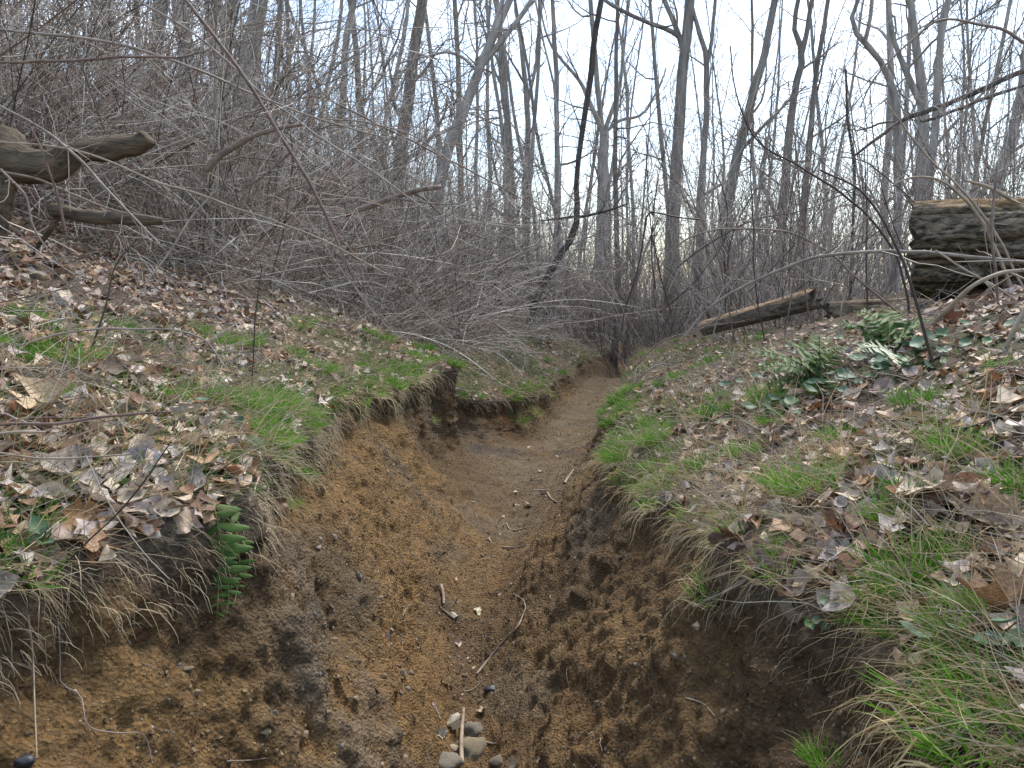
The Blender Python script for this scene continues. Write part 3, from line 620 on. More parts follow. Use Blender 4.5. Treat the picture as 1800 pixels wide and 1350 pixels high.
cane('dark cane arching down from the trees in front of the log end', [(1600, 565), (1590, 500), (1570, 440), (1530, 385), (1480, 340), (1400, 290), (1330, 250), (1290, 150), (1283, 80)], [5, 5, 5, 5, 5, 4, 4, 3, 3], 4.2, 'canedark', 5)
cane('thin pale cane falling steeply right across the big log', [(1555, 175), (1620, 260), (1700, 345), (1755, 420), (1800, 500)], [3, 4, 5, 5, 5], 3.8, 'canepale', 4)
cane('pale cane curving from the log foot out to the right edge', [(1640, 440), (1700, 472), (1760, 510), (1820, 555)], [4, 5, 6, 6], 3.5, 'canepale', 3)
cane('reddish cane arching from the right edge over the treetops', [(1800, 75), (1770, 55), (1720, 45), (1655, 38), (1600, 75), (1540, 130), (1510, 190)], [7, 6, 5, 5, 4, 4, 3], 5, 'cane', 5)
cane('dark thin bent stem hanging like a hook left of the log', [(1090, 600), (1100, 540), (1120, 470), (1135, 410), (1142, 378), (1175, 380), (1230, 386)], [2.5, 3, 3.5, 4, 4.5, 4, 3], 4.5, 'canedark', 2)
cane('greyish curved cane rising left of the rotten orange log', [(1160, 470), (1180, 440), (1230, 410), (1330, 402), (1390, 408), (1450, 440), (1500, 485), (1590, 560)], [3, 4, 4, 4, 4, 4, 5, 5], 4.4, 'cane', 5)
cane('pale zigzag twig standing before the decayed log', [(1478, 590), (1480, 540), (1486, 505), (1460, 497), (1430, 492), (1400, 470)], [4, 4, 4, 3, 3, 2], 3.8, 'canepale', 1)
cane('pale stem leaning up from the right edge by the grass', [(1765, 620), (1775, 590), (1795, 555), (1830, 480)], [8, 9, 9, 8], 2.5, 'canepale', 1)
cane('grey stem standing upright at the right in front of the log', [(1762, 600), (1757, 540), (1748, 470), (1742, 400), (1750, 300)], [5, 6, 6, 5, 4], 3.2, 'cane', 3)
for k, (pp, lab) in enumerate([
    ([(1345, 600), (1330, 500), (1325, 400), (1320, 300), (1310, 200)], 'thin upright stem above the left end of the orange log'),
    ([(1380, 590), (1395, 480), (1405, 380), (1400, 260), (1385, 140)], 'thin upright stem rising from the middle of the orange log'),
    ([(1420, 560), (1412, 470), (1418, 360), (1440, 240), (1470, 120)], 'thin stem leaning right above the right end of the orange log'),
    ([(1525, 540), (1522, 460), (1524, 350), (1520, 260)], 'straight dark stem left of the big log end'),
    ([(1290, 600), (1275, 500), (1240, 400), (1200, 330), (1150, 290)], 'thin stem arching left from the orange log'),
    ([(1250, 600), (1290, 480), (1330, 380), (1400, 300), (1500, 250)], 'thin stem arching right above the orange log'),
    ([(1690, 600), (1680, 500), (1650, 420), (1600, 350), (1530, 290)], 'thin stem arching left before the big log'),
    ([(1100, 690), (1130, 655), (1160, 640), (1230, 660), (1300, 665)], 'twig looping low over the right bank edge'),
    ([(1120, 640), (1165, 600), (1230, 580), (1300, 530)], 'twig rising right from the trail bend'),
    ([(1190, 470), (1260, 420), (1330, 385), (1420, 370), (1500, 330)], 'grey twig sweeping right above the orange log')]):
    cane(lab, pp, 3.5, 4.2 + .12*k, 'cane' if k % 3 else 'canedark', 6)
# left hillside
cane('long reddish cane falling diagonally from the top of the view into the thicket', [(318, -8), (385, 75), (440, 150), (490, 235), (530, 300), (565, 365), (600, 440), (622, 490)], [7, 8, 8, 8, 8, 7, 6, 4], 3.4, 'cane', 5)
cane('second cane falling beside the long reddish diagonal cane', [(240, 0), (330, 50), (400, 110), (470, 175), (540, 225), (640, 290), (740, 360)], [4, 5, 5, 5, 5, 4, 3], 3.8, 'cane', 5)
cane('brown cane slanting from the upper left edge across the thicket', [(-10, 52), (80, 58), (200, 75), (270, 95), (330, 115), (430, 158), (540, 200), (680, 240)], [6, 6, 6, 6, 6, 5, 4, 3], 3.6, 'cane', 5)
cane('grey level cane crossing the upper left above the broken branch', [(-10, 108), (100, 108), (200, 104), (310, 97), (370, 84)], [6, 6, 6, 5, 3], 3.2, 'cane', 3)
cane('long pale cane running down right under the broken branch', [(-10, 245), (90, 255), (170, 275), (270, 315), (370, 345), (470, 382), (600, 440), (680, 480)], [4, 5, 5, 5, 5, 4, 4, 3], 3.0, 'canepale', 4)
cane('grey cane passing in front of the broken branch and down to the right', [(-10, 178), (60, 215), (120, 260), (190, 330), (240, 385), (280, 430)], [5, 5, 6, 6, 5, 4], 2.9, 'cane', 3)
cane('grey stem running from the left edge past the short dead piece', [(-10, 300), (60, 315), (130, 342), (215, 370), (300, 385)], [5, 6, 6, 5, 4], 3.0, 'cane', 3)
cane('grey forked stem leaning down the leaf slope at left', [(-5, 295), (40, 345), (55, 390), (80, 430), (115, 470)], [6, 6, 5, 4, 3], 2.8, 'cane', 3)
cane('crooked grey twig standing near the left edge', [(115, 405), (95, 330), (75, 270), (62, 235), (52, 215)], [6, 6, 5, 4, 3], 2.9, 'cane', 3)
cane('pale yellowish twig lying across the leaf slope', [(255, 500), (300, 440), (340, 380), (385, 325)], [4, 4, 4, 3], 2.8, 'canepale', 0)
cane('pale curved bramble arching over the grass of the left bank', [(-5, 618), (60, 600), (150, 583), (250, 580), (310, 582), (355, 600), (395, 650)], [5, 5, 5, 5, 4, 4, 3], 1.9, 'cane', 1)
cane('straight brown stick pointing right over the left bank leaves', [(-5, 747), (80, 742), (160, 735), (230, 728), (297, 726)], [7, 8, 7, 6, 4], 1.35, 'cane', 0)
cane('thinner pale stick lying below the straight brown stick', [(-5, 795), (70, 799), (150, 800), (225, 798)], [5, 5, 5, 4], 1.3, 'canepale', 0)
cane('short tan stick lying at the left edge above the pale stick', [(-5, 762), (40, 760), (82, 760)], [7, 7, 5], 1.25, 'canepale', 0)
cane('thin reddish stem standing in the left bank grass', [(135, 670), (165, 590), (185, 530), (200, 470), (240, 420)], [4, 4, 4, 3, 3], 2.0, 'canedark', 2)
cane('thin dark stem standing right of the reddish stem', [(440, 680), (447, 610), (450, 560), (462, 470)], [3, 3, 3, 2], 2.4, 'canedark', 1)
cane('long thin grass stalk hanging from the left bank edge', [(150, 800), (190, 880), (240, 950), (300, 1015)], [3, 3, 2.5, 2], 1.15, 'canepale', 0)
cane('dark straight stem slanting down over the left bank edge', [(60, 1025), (110, 985), (160, 940), (215, 890), (300, 780)], [4, 4, 4, 4, 3], 1.15, 'canedark', 0)
cane('thin bramble arching from the thicket over the far left bank', [(520, 560), (600, 575), (660, 540), (720, 470), (800, 440)], [3, 3, 3, 3, 2], 4.4, 'cane', 4)
cane('pale twig arching low at the thicket foot above the gully corner', [(770, 640), (800, 622), (840, 605), (870, 600)], [3, 3, 3, 2], 5.2, 'canepale', 2)
cane('long fine branch drooping right across the middle of the wood', [(590, 180), (680, 225), (780, 275), (880, 330), (1000, 400)], [4, 4, 4, 3, 2], 5.0, 'cane', 6)
cane('fine branch curving over the thicket towards the crooked tree', [(560, 210), (640, 215), (720, 235), (800, 290), (860, 350)], [3.5, 3.5, 3, 3, 2], 4.8, 'cane', 6)
for k in range(26):       # more loose canes thrown over the thicket
    x0, y0 = uni(-40, 760), uni(40, 430); an = R.normal(.45, .5); ln = uni(120, 380); cv = R.normal(0, 60); dd = uni(3.2, 5.5) + max(0, x0/400)
    lim = 330 + .33*x0 + 60
    p0 = np.array([x0, min(y0, lim)]); dv = np.array([math.cos(an), math.sin(an)]); pv = np.array([-dv[1], dv[0]])
    pp = [tuple(p0 + dv*ln*s_ + pv*cv*math.sin(s_*3.14)) for s_ in (0, .25, .5, .75, 1)]
    if pp[-1][1] > 360 + .36*pp[-1][0]: continue
    o = cane('loose arching cane thrown across the left thicket', pp, uni(1.8, 3.2), dd, 'cane' if k % 4 else 'canepale', 5); o['group'] = 'loose canes over the left thicket'
for k in range(40):       # and fine stems on the right
    x0, y0 = uni(1120, 1800), uni(470, 560); x1 = x0 + R.normal(0, 110); y1 = uni(60, 360); dd = uni(4.4, 7); c_ = R.normal(0, 45)
    pp = [(x0 + (x1 - x0)*s_ + c_*math.sin(s_*3.14), y0 + (y1 - y0)*s_) for s_ in (0, .25, .5, .75, 1)]
    o = cane('fine leafless stem standing or leaning in the right-hand brush', pp, uni(1.8, 3.5), dd, ('cane', 'canepale', 'canedark')[k % 3], 7); o['group'] = 'fine stems of the right-hand brush'

# ------------------------------------------------------------------ grass
TP = []
def tuft_label(nm_, x, y):
    wh = 'near the camera' if y < 1.8 else ('below the ferns' if nm_ == 'right' else 'between leaf slope and rim') if y < 3.6 else ('at the rim bend' if nm_ == 'right' else 'by the gully corner') if y < 5.6 else 'along the far trail'
    return f'tuft of young green grass on the {nm_} bank ' + wh, f'grass tufts on the {nm_} bank ' + wh
def blades(n, rb, Lmin, Lmax, tilt, droop, w_, bias=(0, 0, 0), seg=5, wg=.07):
    a_ = uni(0, 6.28, n); r_ = rb*np.sqrt(R.random(n)); st = np.stack([r_*np.cos(a_), r_*np.sin(a_), np.full(n, -.008)], -1)
    dr = np.stack([np.cos(a_)*tilt*R.random(n), np.sin(a_)*tilt*R.random(n), np.ones(n)], -1) + np.array(bias)*uni(.4, 1.3, (n, 1)) + R.normal(0, .12, (n, 3))
    Ln = uni(Lmin, Lmax, n); P = grow(st, dr, Ln, seg, wg, 0)
    s_ = np.linspace(0, 1, seg)[None]; P[:, :, 2] -= droop*(Ln[:, None]*s_**2)*uni(.5, 1.2, (n, 1))
    return ribbons(P, w_*uni(.6, 1.2, (n, 1))*np.array([.9, 1, .85, .6, .12][:seg] if seg == 5 else np.linspace(1, .12, seg))[None])
GT = []
for k in range(8):
    gv, gf = blades(230, .044, .035, .085, 1.15, .22, .0015); dv_, df = blades(30, .05, .07, .17, 1.1, .6, .0011, (.5, 0, -.1), 7, .2)
    GT.append((mesh('green_blades', gv, gf, M['green']), mesh('dry_blades', dv_, df, M['straw'])))
GD = []
for k in range(6):
    gv, gf = blades(75, .045, .035, .075, 1.1, .2, .0014); dv_, df = blades(70, .06, .05, .15, 1.0, .8, .0012, (.8, 0, -.05), 6, .26)
    GD.append((mesh('green_blades', gv, gf, M['green']), mesh('dry_blades', dv_, df, M['straw'])))
def tuft(pr, p, n_, sc_, label, group=None, down=None):
    n_ = np.array(list(n_)); n_ = n_ if n_[2] > 0 else -n_; n_ = nrm(n_*.5 + np.array([0, 0, .6]))
    if down is None:
        q = np.array(list(n_)); down = math.atan2(q[1], q[0]) + R.normal(0, .5)
    B = basis(n_[None], np.array([down]), .05)[0]; m4 = Matrix(B.tolist()).to_4x4(); m4.translation = Vector(list(p))
    TP.append((*list(p), sc_)); e = obj('grass_tuft', None, mat4=m4 @ Matrix.Scale(sc_, 4)); obj('green_blades', pr[0], e); obj('dry_blades', pr[1], e)
    return tag(e, label, 'grass', group)
for px, py, s_, lab in [
    (1590, 1005, 1.25, 'biggest bright green grass tuft on the right bank'), (1680, 1100, 1.0, 'green grass tuft below and right of the biggest tuft'), (1570, 1110, .6, 'small green tuft left below the biggest tuft'),
    (1420, 860, 1.15, 'full green grass tuft left of the brown oak leaf'), (1560, 905, .9, 'green grass tuft between the tan leaves and the biggest tuft'), (1480, 770, .8, 'green tuft with an upright brown leaf behind it'),
    (1360, 745, .8, 'green tuft in front of the blue-green leaves'), (1610, 710, .9, 'green tuft right of the blue-green leaves'), (1680, 790, .9, 'green tuft at the foot of the dark stalk'),
    (1250, 820, .9, 'green tuft at the right gully edge above hanging straw'), (1785, 850, 1.1, 'green tuft at the right edge of the view'), (1450, 1340, .7, 'small green tuft at the bottom edge right of the gully'),
    (1690, 1320, .9, 'green tuft in the bottom right corner straw'), (1150, 745, 1.0, 'bright green tuft at the bend of the right bank'), (1310, 800, .8, 'green tuft behind the right gully edge tuft'),
    (45, 560, 1.0, 'green tuft near the left edge below the grey-lilac leaf'), (100, 590, 1.0, 'green tuft right of the leftmost slope tuft'), (45, 620, 1.0, 'green tuft at the left edge above the straw'),
    (210, 580, 1.1, 'green tuft in the middle of the left leaf slope'), (350, 580, .9, 'green tuft behind the pale bramble on the left bank'), (40, 960, .55, 'green tuft hanging at the left edge above the bare soil'),
    (300, 700, .9, 'green tuft by the pale narrow leaf on the left bank'), (570, 655, .9, 'green tuft at the left bank edge near the mossy lip'), (690, 680, .9, 'green tuft on the left rim right of the mossy lip')]:
    p, n_ = hit(px, py); tuft(GT[R.integers(0, 8)], p, n_, s_*(.85 if px < 400 else .85 if p.y < 1.5 else 1.2), lab)
k = 0; tufts = 0
while k < 182:
    sd_ = -1 if R.random() < .45 else 1; y = .75*(10/.75)**(R.random()**.85); t = abs(R.normal(0, .5))*np.interp(y, [1, 5], [.8, 1.3]) if R.random() < .6 else abs(R.normal(0, .09))
    x = rim(sd_, y) + sd_*(t + .01); 
    if sd_ < 0 and y > 5.6: x = rim(-1, y) - t*.7
    if abs(x/y) > .7 or (sd_ > 0 and y < 2.3 and R.random() < .62): continue
    g, n_ = ground(x, y); nm_ = 'left' if sd_ < 0 else 'right'
    if fbm(np.array([[x*1.6, y*1.3, 4.]]), 2)[0] < .0: continue
    tuft(GT[R.integers(0, 8)], g, n_, uni(.65, 1.25)*(.7 if y < 1.5 else 1), *tuft_label(nm_, x, y)); k += 1
k = 0
while k < 76:
    sd_ = -1 if R.random() < .5 else 1; y = .7*(11/.7)**R.random(); t = abs(R.normal(0, .06)) - .015
    x = rim(sd_, y) + sd_*t
    if abs(x/y) > .75: continue
    if sd_ < 0 and y < 5.6 and R.random() < .25: continue
    g, n_ = ground(x, y); nm_ = 'left' if sd_ < 0 else 'right'
    tuft(GD[R.integers(0, 6)], g + Vector((0, 0, .0)), n_, uni(.5, 1.0)*(1 if y > 2 else .62), f'straw-coloured grass clump drooping over the {nm_} gully rim', f'straw clumps drooping over the {nm_} rim', (0 if sd_ < 0 else math.pi) + R.normal(0, .35)); k += 1
# ------------------------------------------------------------------ dead leaves
def leaf_proto(n, lobes, curl, roll, crump):
    s_ = np.linspace(0, 1, n + 1); wd = .30*np.sin(np.pi*np.clip(s_, .02, .985)**.9)**.75*(1 + (.42*np.cos(2*np.pi*lobes*s_ + 1) if lobes else 0)); wd[0] = .012; wd[-1] = .01
    V = []
    ph = uni(0, 6)
    for k, sd_ in enumerate((-1, -.5, 0, .5, 1)):
        y = wd*sd_; x = s_ - .5 + (abs(sd_)**1.5)*.06*(1 if lobes else 0)
        z = curl*(s_ - .5)**2*2 + roll*(np.abs(y)/.3)**1.5*.3 + crump*np.sin(9*s_ + 5*y + ph)*.05 + crump*.04*np.sin(17*y + 4*s_ + ph)
        V.append(np.stack([x, y, z], -1))
    V = np.stack(V, 1).reshape(-1, 3); i = np.arange(n)[:, None]*5; j = np.arange(4)[None]
    return V, np.stack([i + j, i + j + 1, i + 5 + j + 1, i + 5 + j], -1).reshape(-1, 4)
LP = [leaf_proto(8, random.choice([0, 3.2, 4.2, 4.2]), R.normal(.2, .35), R.normal(.15, .6), uni(.4, 1.5)) for _ in range(14)]
LS = []
for _ in range(12):
    V, Fq = leaf_proto(4, random.choice([0, 1.6, 1.6]), R.normal(.15, .35), R.normal(.1, .5), uni(.4, 1.5)); V = V.reshape(5, 5, 3)[:, [0, 2, 4]].reshape(-1, 3); i = np.arange(4)[:, None]*3; j = np.arange(2)[None]; LS.append((V, np.stack([i + j, i + j + 1, i + 4 + j, i + 3 + j], -1).reshape(-1, 4)))
def litter_points(n, side, ylo, yhi, tfun, e=1.0):
    y = ylo*(yhi/ylo)**(R.random(n)**e); t = tfun(y)*R.random(n)**1.0
    v = vrow(y); u = ucol(t, side) if np.ndim(side) == 0 else None
    k = np.interp(t, tt, np.arange(len(tt))); u = iL - k if side < 0 else iR + k
    return surf(v, u)
pl, nl_ = litter_points(23000, -1, .8, 13, lambda y: np.interp(y, [0, 2, 4, 6, 13], [1.2, 2.6, 3.0, 2.4, 3.5]))
pr_, nr_ = litter_points(15000, 1, .6, 12, lambda y: np.interp(y, [0, 2, 4, 6, 13], [1.0, 2.2, 3.4, 4, 5]))
pos = np.concatenate([pl, pr_]); nn = np.concatenate([nl_, nr_]); nn = np.where(nn[:, 2:3] < 0, -nn, nn)
cl = fbm(pos*1.6 + 50, 3); keep = R.random(len(pos)) < np.clip(.72 + .7*cl, .22, 1); pos, nn = pos[keep], nn[keep]
TA = np.array(TP); dm = np.min(np.linalg.norm(pos[:, None] - TA[None, :, :3], axis=2)/TA[None, :, 3], axis=1) if len(TA) else 9; keep = dm > .055; pos, nn = pos[keep], nn[keep]
fy = 1.6*(10/1.6)**R.random(170); fp, fn = surf(vrow(fy), R.normal((iFL + iFR)/2, 24, 170)); pos = np.concatenate([pos, fp]); nn = np.concatenate([nn, np.where(fn[:, 2:3] < 0, -fn, fn)])
sc = uni(.02, .066, len(pos)); sc[-170:] *= .45; sc[R.random(len(pos)) < .2] *= 1.35
cols = LEAFCOL[R.integers(0, len(LEAFCOL), len(pos))]*uni(.75, 1.3, (len(pos), 1))
V, Fq, cc = scatter(LS, pos + nn*uni(.0, .02, (len(pos), 1)), basis(nn, uni(0, 6.28, len(pos)), .3), sc, cols)
o = obj('leaf_litter', mesh('leaf_litter', V, Fq, M['litter'], cc)); tag(o, 'brown and grey dead leaf litter covering both banks', 'leaf litter', kind='stuff')
# the leaves that show largest, one object each
LM = [mesh('fallen_leaf', V, Fq, M['leaf']) for V, Fq in LP]
def leaf_at(p, n_, size, label, group=None, me=None, tilt=.27, yaw=None, mat=None):
    n_ = np.array(list(n_)); n_ = n_ if n_[2] > 0 else -n_
    B = basis(n_[None], np.array([uni(0, 6.28) if yaw is None else yaw]), tilt)[0]; m4 = Matrix(B.tolist()).to_4x4(); m4.translation = Vector(list(np.array(list(p)) + n_*size*.12))
    me = me or LM[R.integers(0, len(LM))]
    o = obj('fallen_leaf', me, mat4=m4 @ Matrix.Scale(size, 4)); return tag(o, label, 'leaf', group)
def color_leaf(c_, base=None, n=10, lobes=4.2, curl=.3, roll=.3, crump=.8):
    V, Fq = leaf_proto(n, lobes, curl, roll, crump)
    return mesh('fallen_leaf', V, Fq, mat_rand('dead_leaf_single', [(0, c_), (1, c_)], .55, .35, .5, 25, .12))
for (px, py, sz, c_, lab, lb, cr) in [
    (100, 540, .12, (.45, .44, .47), 'large crumpled grey-lilac leaf on the upper left slope', 0, 1.6),
    (75, 725, .15, (.45, .33, .20), 'large flat tan leaf under the straight stick on the left bank', 3.2, .5),
    (130, 712, .12, (.30, .31, .33), 'curled grey leaf standing up beside the large tan leaf', 3.2, 1.8),
    (135, 935, .10, (.26, .14, .06), 'orange-brown oak leaf hanging over the left bank edge', 4.2, .8),
    (240, 825, .10, (.34, .30, .33), 'purplish folded leaf near the left bank edge', 0, 1.5),
    (245, 868, .06, (.48, .40, .30), 'small rolled pale leaf at the left bank edge', 0, 1.8),
    (335, 630, .08, (.20, .09, .045), 'dark red-brown leaf standing up in the left bank grass', 4.2, .8),
    (395, 675, .08, (.52, .50, .42), 'pale narrow leaf lying bright on the left bank', 0, .5),
    (65, 490, .09, (.50, .42, .28), 'pale yellow leaf high on the left leaf slope', 0, .7),
    (1690, 870, .13, (.48, .38, .27), 'big twisted pale tan leaf standing up on the right bank', 0, 1.5),
    (1628, 872, .13, (.42, .33, .25), 'big tan leaf lying flat left of the twisted pale leaf', 3.2, .7),
    (1485, 805, .10, (.25, .12, .05), 'warm brown oak leaf lying in the middle of the right bank', 4.2, .9),
    (1535, 830, .08, (.19, .09, .045), 'dark brown leaf right of the warm brown oak leaf', 4.2, .9),
    (1470, 745, .07, (.24, .12, .05), 'upright brown leaf behind a grass tuft on the right bank', 0, 1.0),
    (1300, 960, .09, (.10, .055, .035), 'very dark curled leaf at the right gully edge', 4.2, 1.2),
    (1680, 570, .11, (.17, .07, .035), 'dark red oak leaf standing in front of the big log', 4.2, .9),
    (1745, 925, .11, (.33, .24, .16), 'brown lobed leaf beside the big tan leaves', 4.2, .9),
    (1780, 1080, .11, (.28, .17, .09), 'brown leaf at the right edge of the view', 3.2, .8),
    (1465, 940, .07, (.27, .12, .06), 'rust-coloured leaf above the right gully edge', 4.2, 1.0),
    (790, 1280, .07, (.46, .41, .31), 'crumpled pale leaf beside the stone in the gully bottom', 0, 1.8),
    (772, 1288, .05, (.48, .44, .34), 'small pale torn leaf left of the crumpled leaf by the stone', 3.2, 1.8),
    (798, 1082, .045, (.42, .36, .28), 'small pale folded leaf in the gully where the stick ends', 0, 1.5),
    (838, 1075, .05, (.52, .46, .30), 'pale shredded leaf in the middle of the gully floor', 4.2, 1.5),
    (785, 1118, .03, (.48, .34, .26), 'tiny pinkish leaf scrap on the left of the gully floor', 0, 1.0),
    (803, 1130, .045, (.46, .33, .26), 'pinkish leaf below the tiny scrap on the gully floor', 0, 1.2),
    (848, 1250, .05, (.36, .28, .2), 'brown curled leaf behind the stone in the gully bottom', 0, 1.5),
    (930, 890, .06, (.48, .4, .3), 'pale leaf on the trail just before the step', 3.2, 1.0),
    (862, 952, .05, (.44, .38, .3), 'pale leaf at the left side of the gully floor', 0, 1.0),
    (905, 1345, .05, (.4, .32, .2), 'tan leaf scrap right of the stones in the gully bottom', 3.2, 1.0)]:
    p, n_ = hit(px, py); leaf_at(p, n_, sz, lab, None, color_leaf(c_, None, 10, lb, R.normal(.2, .4), R.normal(.3, .5), cr), .35)
k = 0
while k < 270:
    if R.random() < .5: px, py = uni(0, 620), uni(430, 940)
    else: px, py = uni(1130, 1800), uni(620, 1250)
    p, n_ = hit(px, py)
    if p.x > rim(-1, p.y) + .02 and p.x < rim(1, p.y) - .02: continue
    if n_.z < .6 or p.y > 4.5 or np.min(np.linalg.norm(TA[:, :3] - np.array(list(p)), axis=1)/TA[:, 3]) < .09: continue
    sd_ = 'left' if p.x < 0 else 'right'
    leaf_at(p, n_, uni(.04, .078)*min(1, .55 + .25*p.y), f'curled dead leaf lying in the litter of the {sd_} bank', f'loose dead leaves on the {sd_} bank'); k += 1

# two big grass humps on the far left rim
for px, py, s_, lab in [(908, 735, 1.9, 'larger straw hump overhanging the far left rim'), (935, 722, 1.6, 'straw hump right of the larger hump on the far rim'), (1745, 1290, 1.5, 'large straw clump in the bottom right corner'), (1640, 1240, 1.2, 'straw clump sweeping left near the bottom right corner'), (1560, 1040, 1.1, 'straw clump hanging below the biggest green tuft'), (590, 690, 1.3, 'straw clump drooping over the mossy lip of the left rim'), (650, 685, 1.4, 'straw clump drooping right of the mossy lip'), (720, 675, 1.5, 'straw clump drooping near the gully corner'), (1085, 800, 1.3, 'straw clump drooping at the bend of the right rim'), (1110, 835, 1.3, 'straw clump just below the right rim bend clump'), (1160, 880, 1.2, 'straw clump drooping over the middle right rim'), (1225, 905, 1.1, 'straw clump drooping below the right gully edge tuft'), (1300, 930, 1.0, 'straw clump beside the very dark curled leaf'), (1250, 1035, .9, 'straw clump hanging lowest on the right wall'), (1360, 1000, .9, 'straw clump left of the big tuft on the right rim'), (40, 1000, .9, 'straw clump hanging at the left edge over bare soil')]:
    p, n_ = hit(px, py); tuft(GD[R.integers(0, 6)], p, n_, s_, lab, None, (0 if px < 1000 else math.pi - .4))
# loose fine grass between the tufts and straw strewn about
def strewn(n, side, ylo, yhi, tmax, Lmin, Lmax, cols_, flat, wb, green):
    y = ylo*(yhi/ylo)**R.random(n); t = np.abs(R.normal(0, .45, n))*np.interp(y, [.7, 5, 12], [.7, 1.3, 1.8])*tmax
    k_ = np.interp(t, tt, np.arange(len(tt))); u = iL - k_ if side < 0 else iR + k_
    p, nn_ = surf(vrow(y), u); m_ = (fbm(p*1.8 + (0 if green else 30), 3) > (.0 if green else -.3)) & (np.abs(p[:, 0]/p[:, 1]) < .8); p, nn_ = p[m_], nn_[m_]; n = len(p)
    nn_ = np.where(nn_[:, 2:3] < 0, -nn_, nn_); dr = nn_*(1 - flat) + R.normal(0, .35 + flat*.5, (n, 3)) + np.array([-side*.35*(1 if not green else .3), 0, 0]); P = grow(p, dr, uni(Lmin, Lmax, n), 5, .12, -.12 if not green else -.03)
    V, Fq = ribbons(P, (wb*np.sqrt(np.maximum(p[:, 1], .8)/1.5)*uni(.6, 1.2, n))[:, None]*np.array([.9, 1, .85, .6, .12])[None]); c_ = np.array(cols_)[R.integers(0, len(cols_), n)]*uni(.7, 1.2, (n, 1))
    return V, Fq, np.repeat(c_, 10, 0)
def strewn_obj(name, label, sets):
    Vs, Fs, Cs, o_ = [], [], [], 0
    for V, Fq, c_ in sets: Vs.append(V); Fs.append(Fq + o_); Cs.append(c_); o_ += len(V)
    o = obj(name, mesh(name, np.concatenate(Vs), np.concatenate(Fs), M['blade'], np.concatenate(Cs))); tag(o, label, 'grass', kind='stuff')
GC = [(.07, .17, .025), (.11, .23, .04), (.15, .26, .06)]; SC = [(.45, .36, .2), (.52, .44, .28), (.36, .29, .17), (.42, .38, .3), (.3, .22, .14)]
strewn_obj('short_grass', 'thin short green grass between the tufts on both banks', [strewn(11000, -1, 1.0, 12, 1, .025, .065, GC, .1, .0011, True), strewn(6000, -1, 5.7, 12, 1.2, .03, .1, GC, .1, .0011, True), strewn(11000, 1, 1.5, 12, 1, .025, .06, GC, .1, .0011, True)])
strewn_obj('straw', 'loose dry straw strewn through the leaves on both banks', [strewn(9000, -1, .8, 12, 1, .06, .2, SC, .6, .0009, False), strewn(4000, -1, 5.7, 12, 1.0, .06, .2, SC, .5, .0009, False), strewn(11000, 1, .6, 12, 1, .06, .2, SC, .6, .0009, False)])
# roots and straw hanging down the wall from the rim
def hanging(n, side):
    y = .7*(10/.7)**R.random(n); u = (iL + uni(0, 12, n)) if side < 0 else (iR - uni(0, 10, n)); p, nn_ = surf(vrow(y), u)
    dr = np.array([-side*.8, 0, -.1]) + R.normal(0, .4, (n, 3)); P = grow(p, dr, uni(.02, .10, n)*np.clip(y/1.8, .6, 1), 6, .22, -.4)
    V, Fq = tubes(P, (.0006*np.sqrt(y)*uni(.6, 1.3, n))[:, None]*np.linspace(1, .5, 6)[None], 3); c_ = np.array([(.58, .48, .31), (.26, .19, .12), (.45, .36, .22), (.52, .44, .3)])[R.integers(0, 4, n)]
    return V, Fq, np.repeat(c_, 18, 0)
strewn_obj('hanging_rootlets', 'fine roots and straw hanging from both gully rims', [hanging(1500, -1), hanging(900, 1)])
# fallen twigs
def twigs(n, side, ylo, yhi):
    y = ylo*(yhi/ylo)**R.random(n); t = .22 + R.random(n)*np.interp(y, [.7, 4, 12], [1.2, 3, 4]); k_ = np.interp(t, tt, np.arange(len(tt))); u = iL - k_ if side < 0 else iR + k_
    p, nn_ = surf(vrow(y), u); dr = R.normal(0, 1, (n, 3)); nn_ = np.where(nn_[:, 2:3] < 0, -nn_, nn_); dr = dr - nn_*(dr*nn_).sum(1)[:, None] + nn_*uni(-.05, .3, (n, 1))
    P = grow(p + nn_*.008, dr, uni(.06, .36, n)*np.clip(y/2, .5, 1), 6, .14, -.02); V, Fq = tubes(P, uni(.0008, .0026, n)[:, None]*np.linspace(1, .5, 6)[None], 4); c_ = np.array([(.25, .21, .18), (.36, .31, .26), (.15, .1, .08), (.2, .16, .13)])[R.integers(0, 4, n)]
    return V, Fq, np.repeat(c_, 24, 0)
Vs = [twigs(2600, -1, .9, 11), twigs(1700, 1, .7, 11)]
V, Fq = join([(a_, b_) for a_, b_, _ in Vs]); o = obj('twig_litter', mesh('twig_litter', V, Fq, M['grit'], np.concatenate([c_ for _, _, c_ in Vs]))); tag(o, 'fine fallen twigs strewn over the leaves of both banks', 'twigs', kind='stuff')

# ------------------------------------------------------------------ ferns and broad-leaved plants
def leaflet(tooth=.12):
    s_ = np.linspace(0, 1, 7); wd = .17*np.sin(np.pi*np.clip(s_, .08, .99))**.6*(1 - .25*s_); wd[0] = .1; wd[-1] = .01
    V = []
    for sd_ in (-1, 0, 1): V.append(np.stack([s_ - .02, wd*sd_ + .10*s_**2, -.10*s_**2 - .05*abs(sd_) + .02*np.sin(9*s_)], -1))
    V = np.stack(V, 1).reshape(-1, 3); i = np.arange(6)[:, None]*3; j = np.arange(2)[None]
    return V, np.stack([i + j, i + j + 1, i + 4 + j, i + 3 + j], -1).reshape(-1, 4)
lv, lf = leaflet(); LFM = mesh('leaflet', lv, lf, M['fern']); LFP = mesh('leaflet', lv, lf, M['fernpale'])
lv2 = lv*np.array([1, -1, 1]); LFM2 = mesh('leaflet', lv2, lf[:, ::-1], M['fern']); LFP2 = mesh('leaflet', lv2, lf[:, ::-1], M['fernpale'])
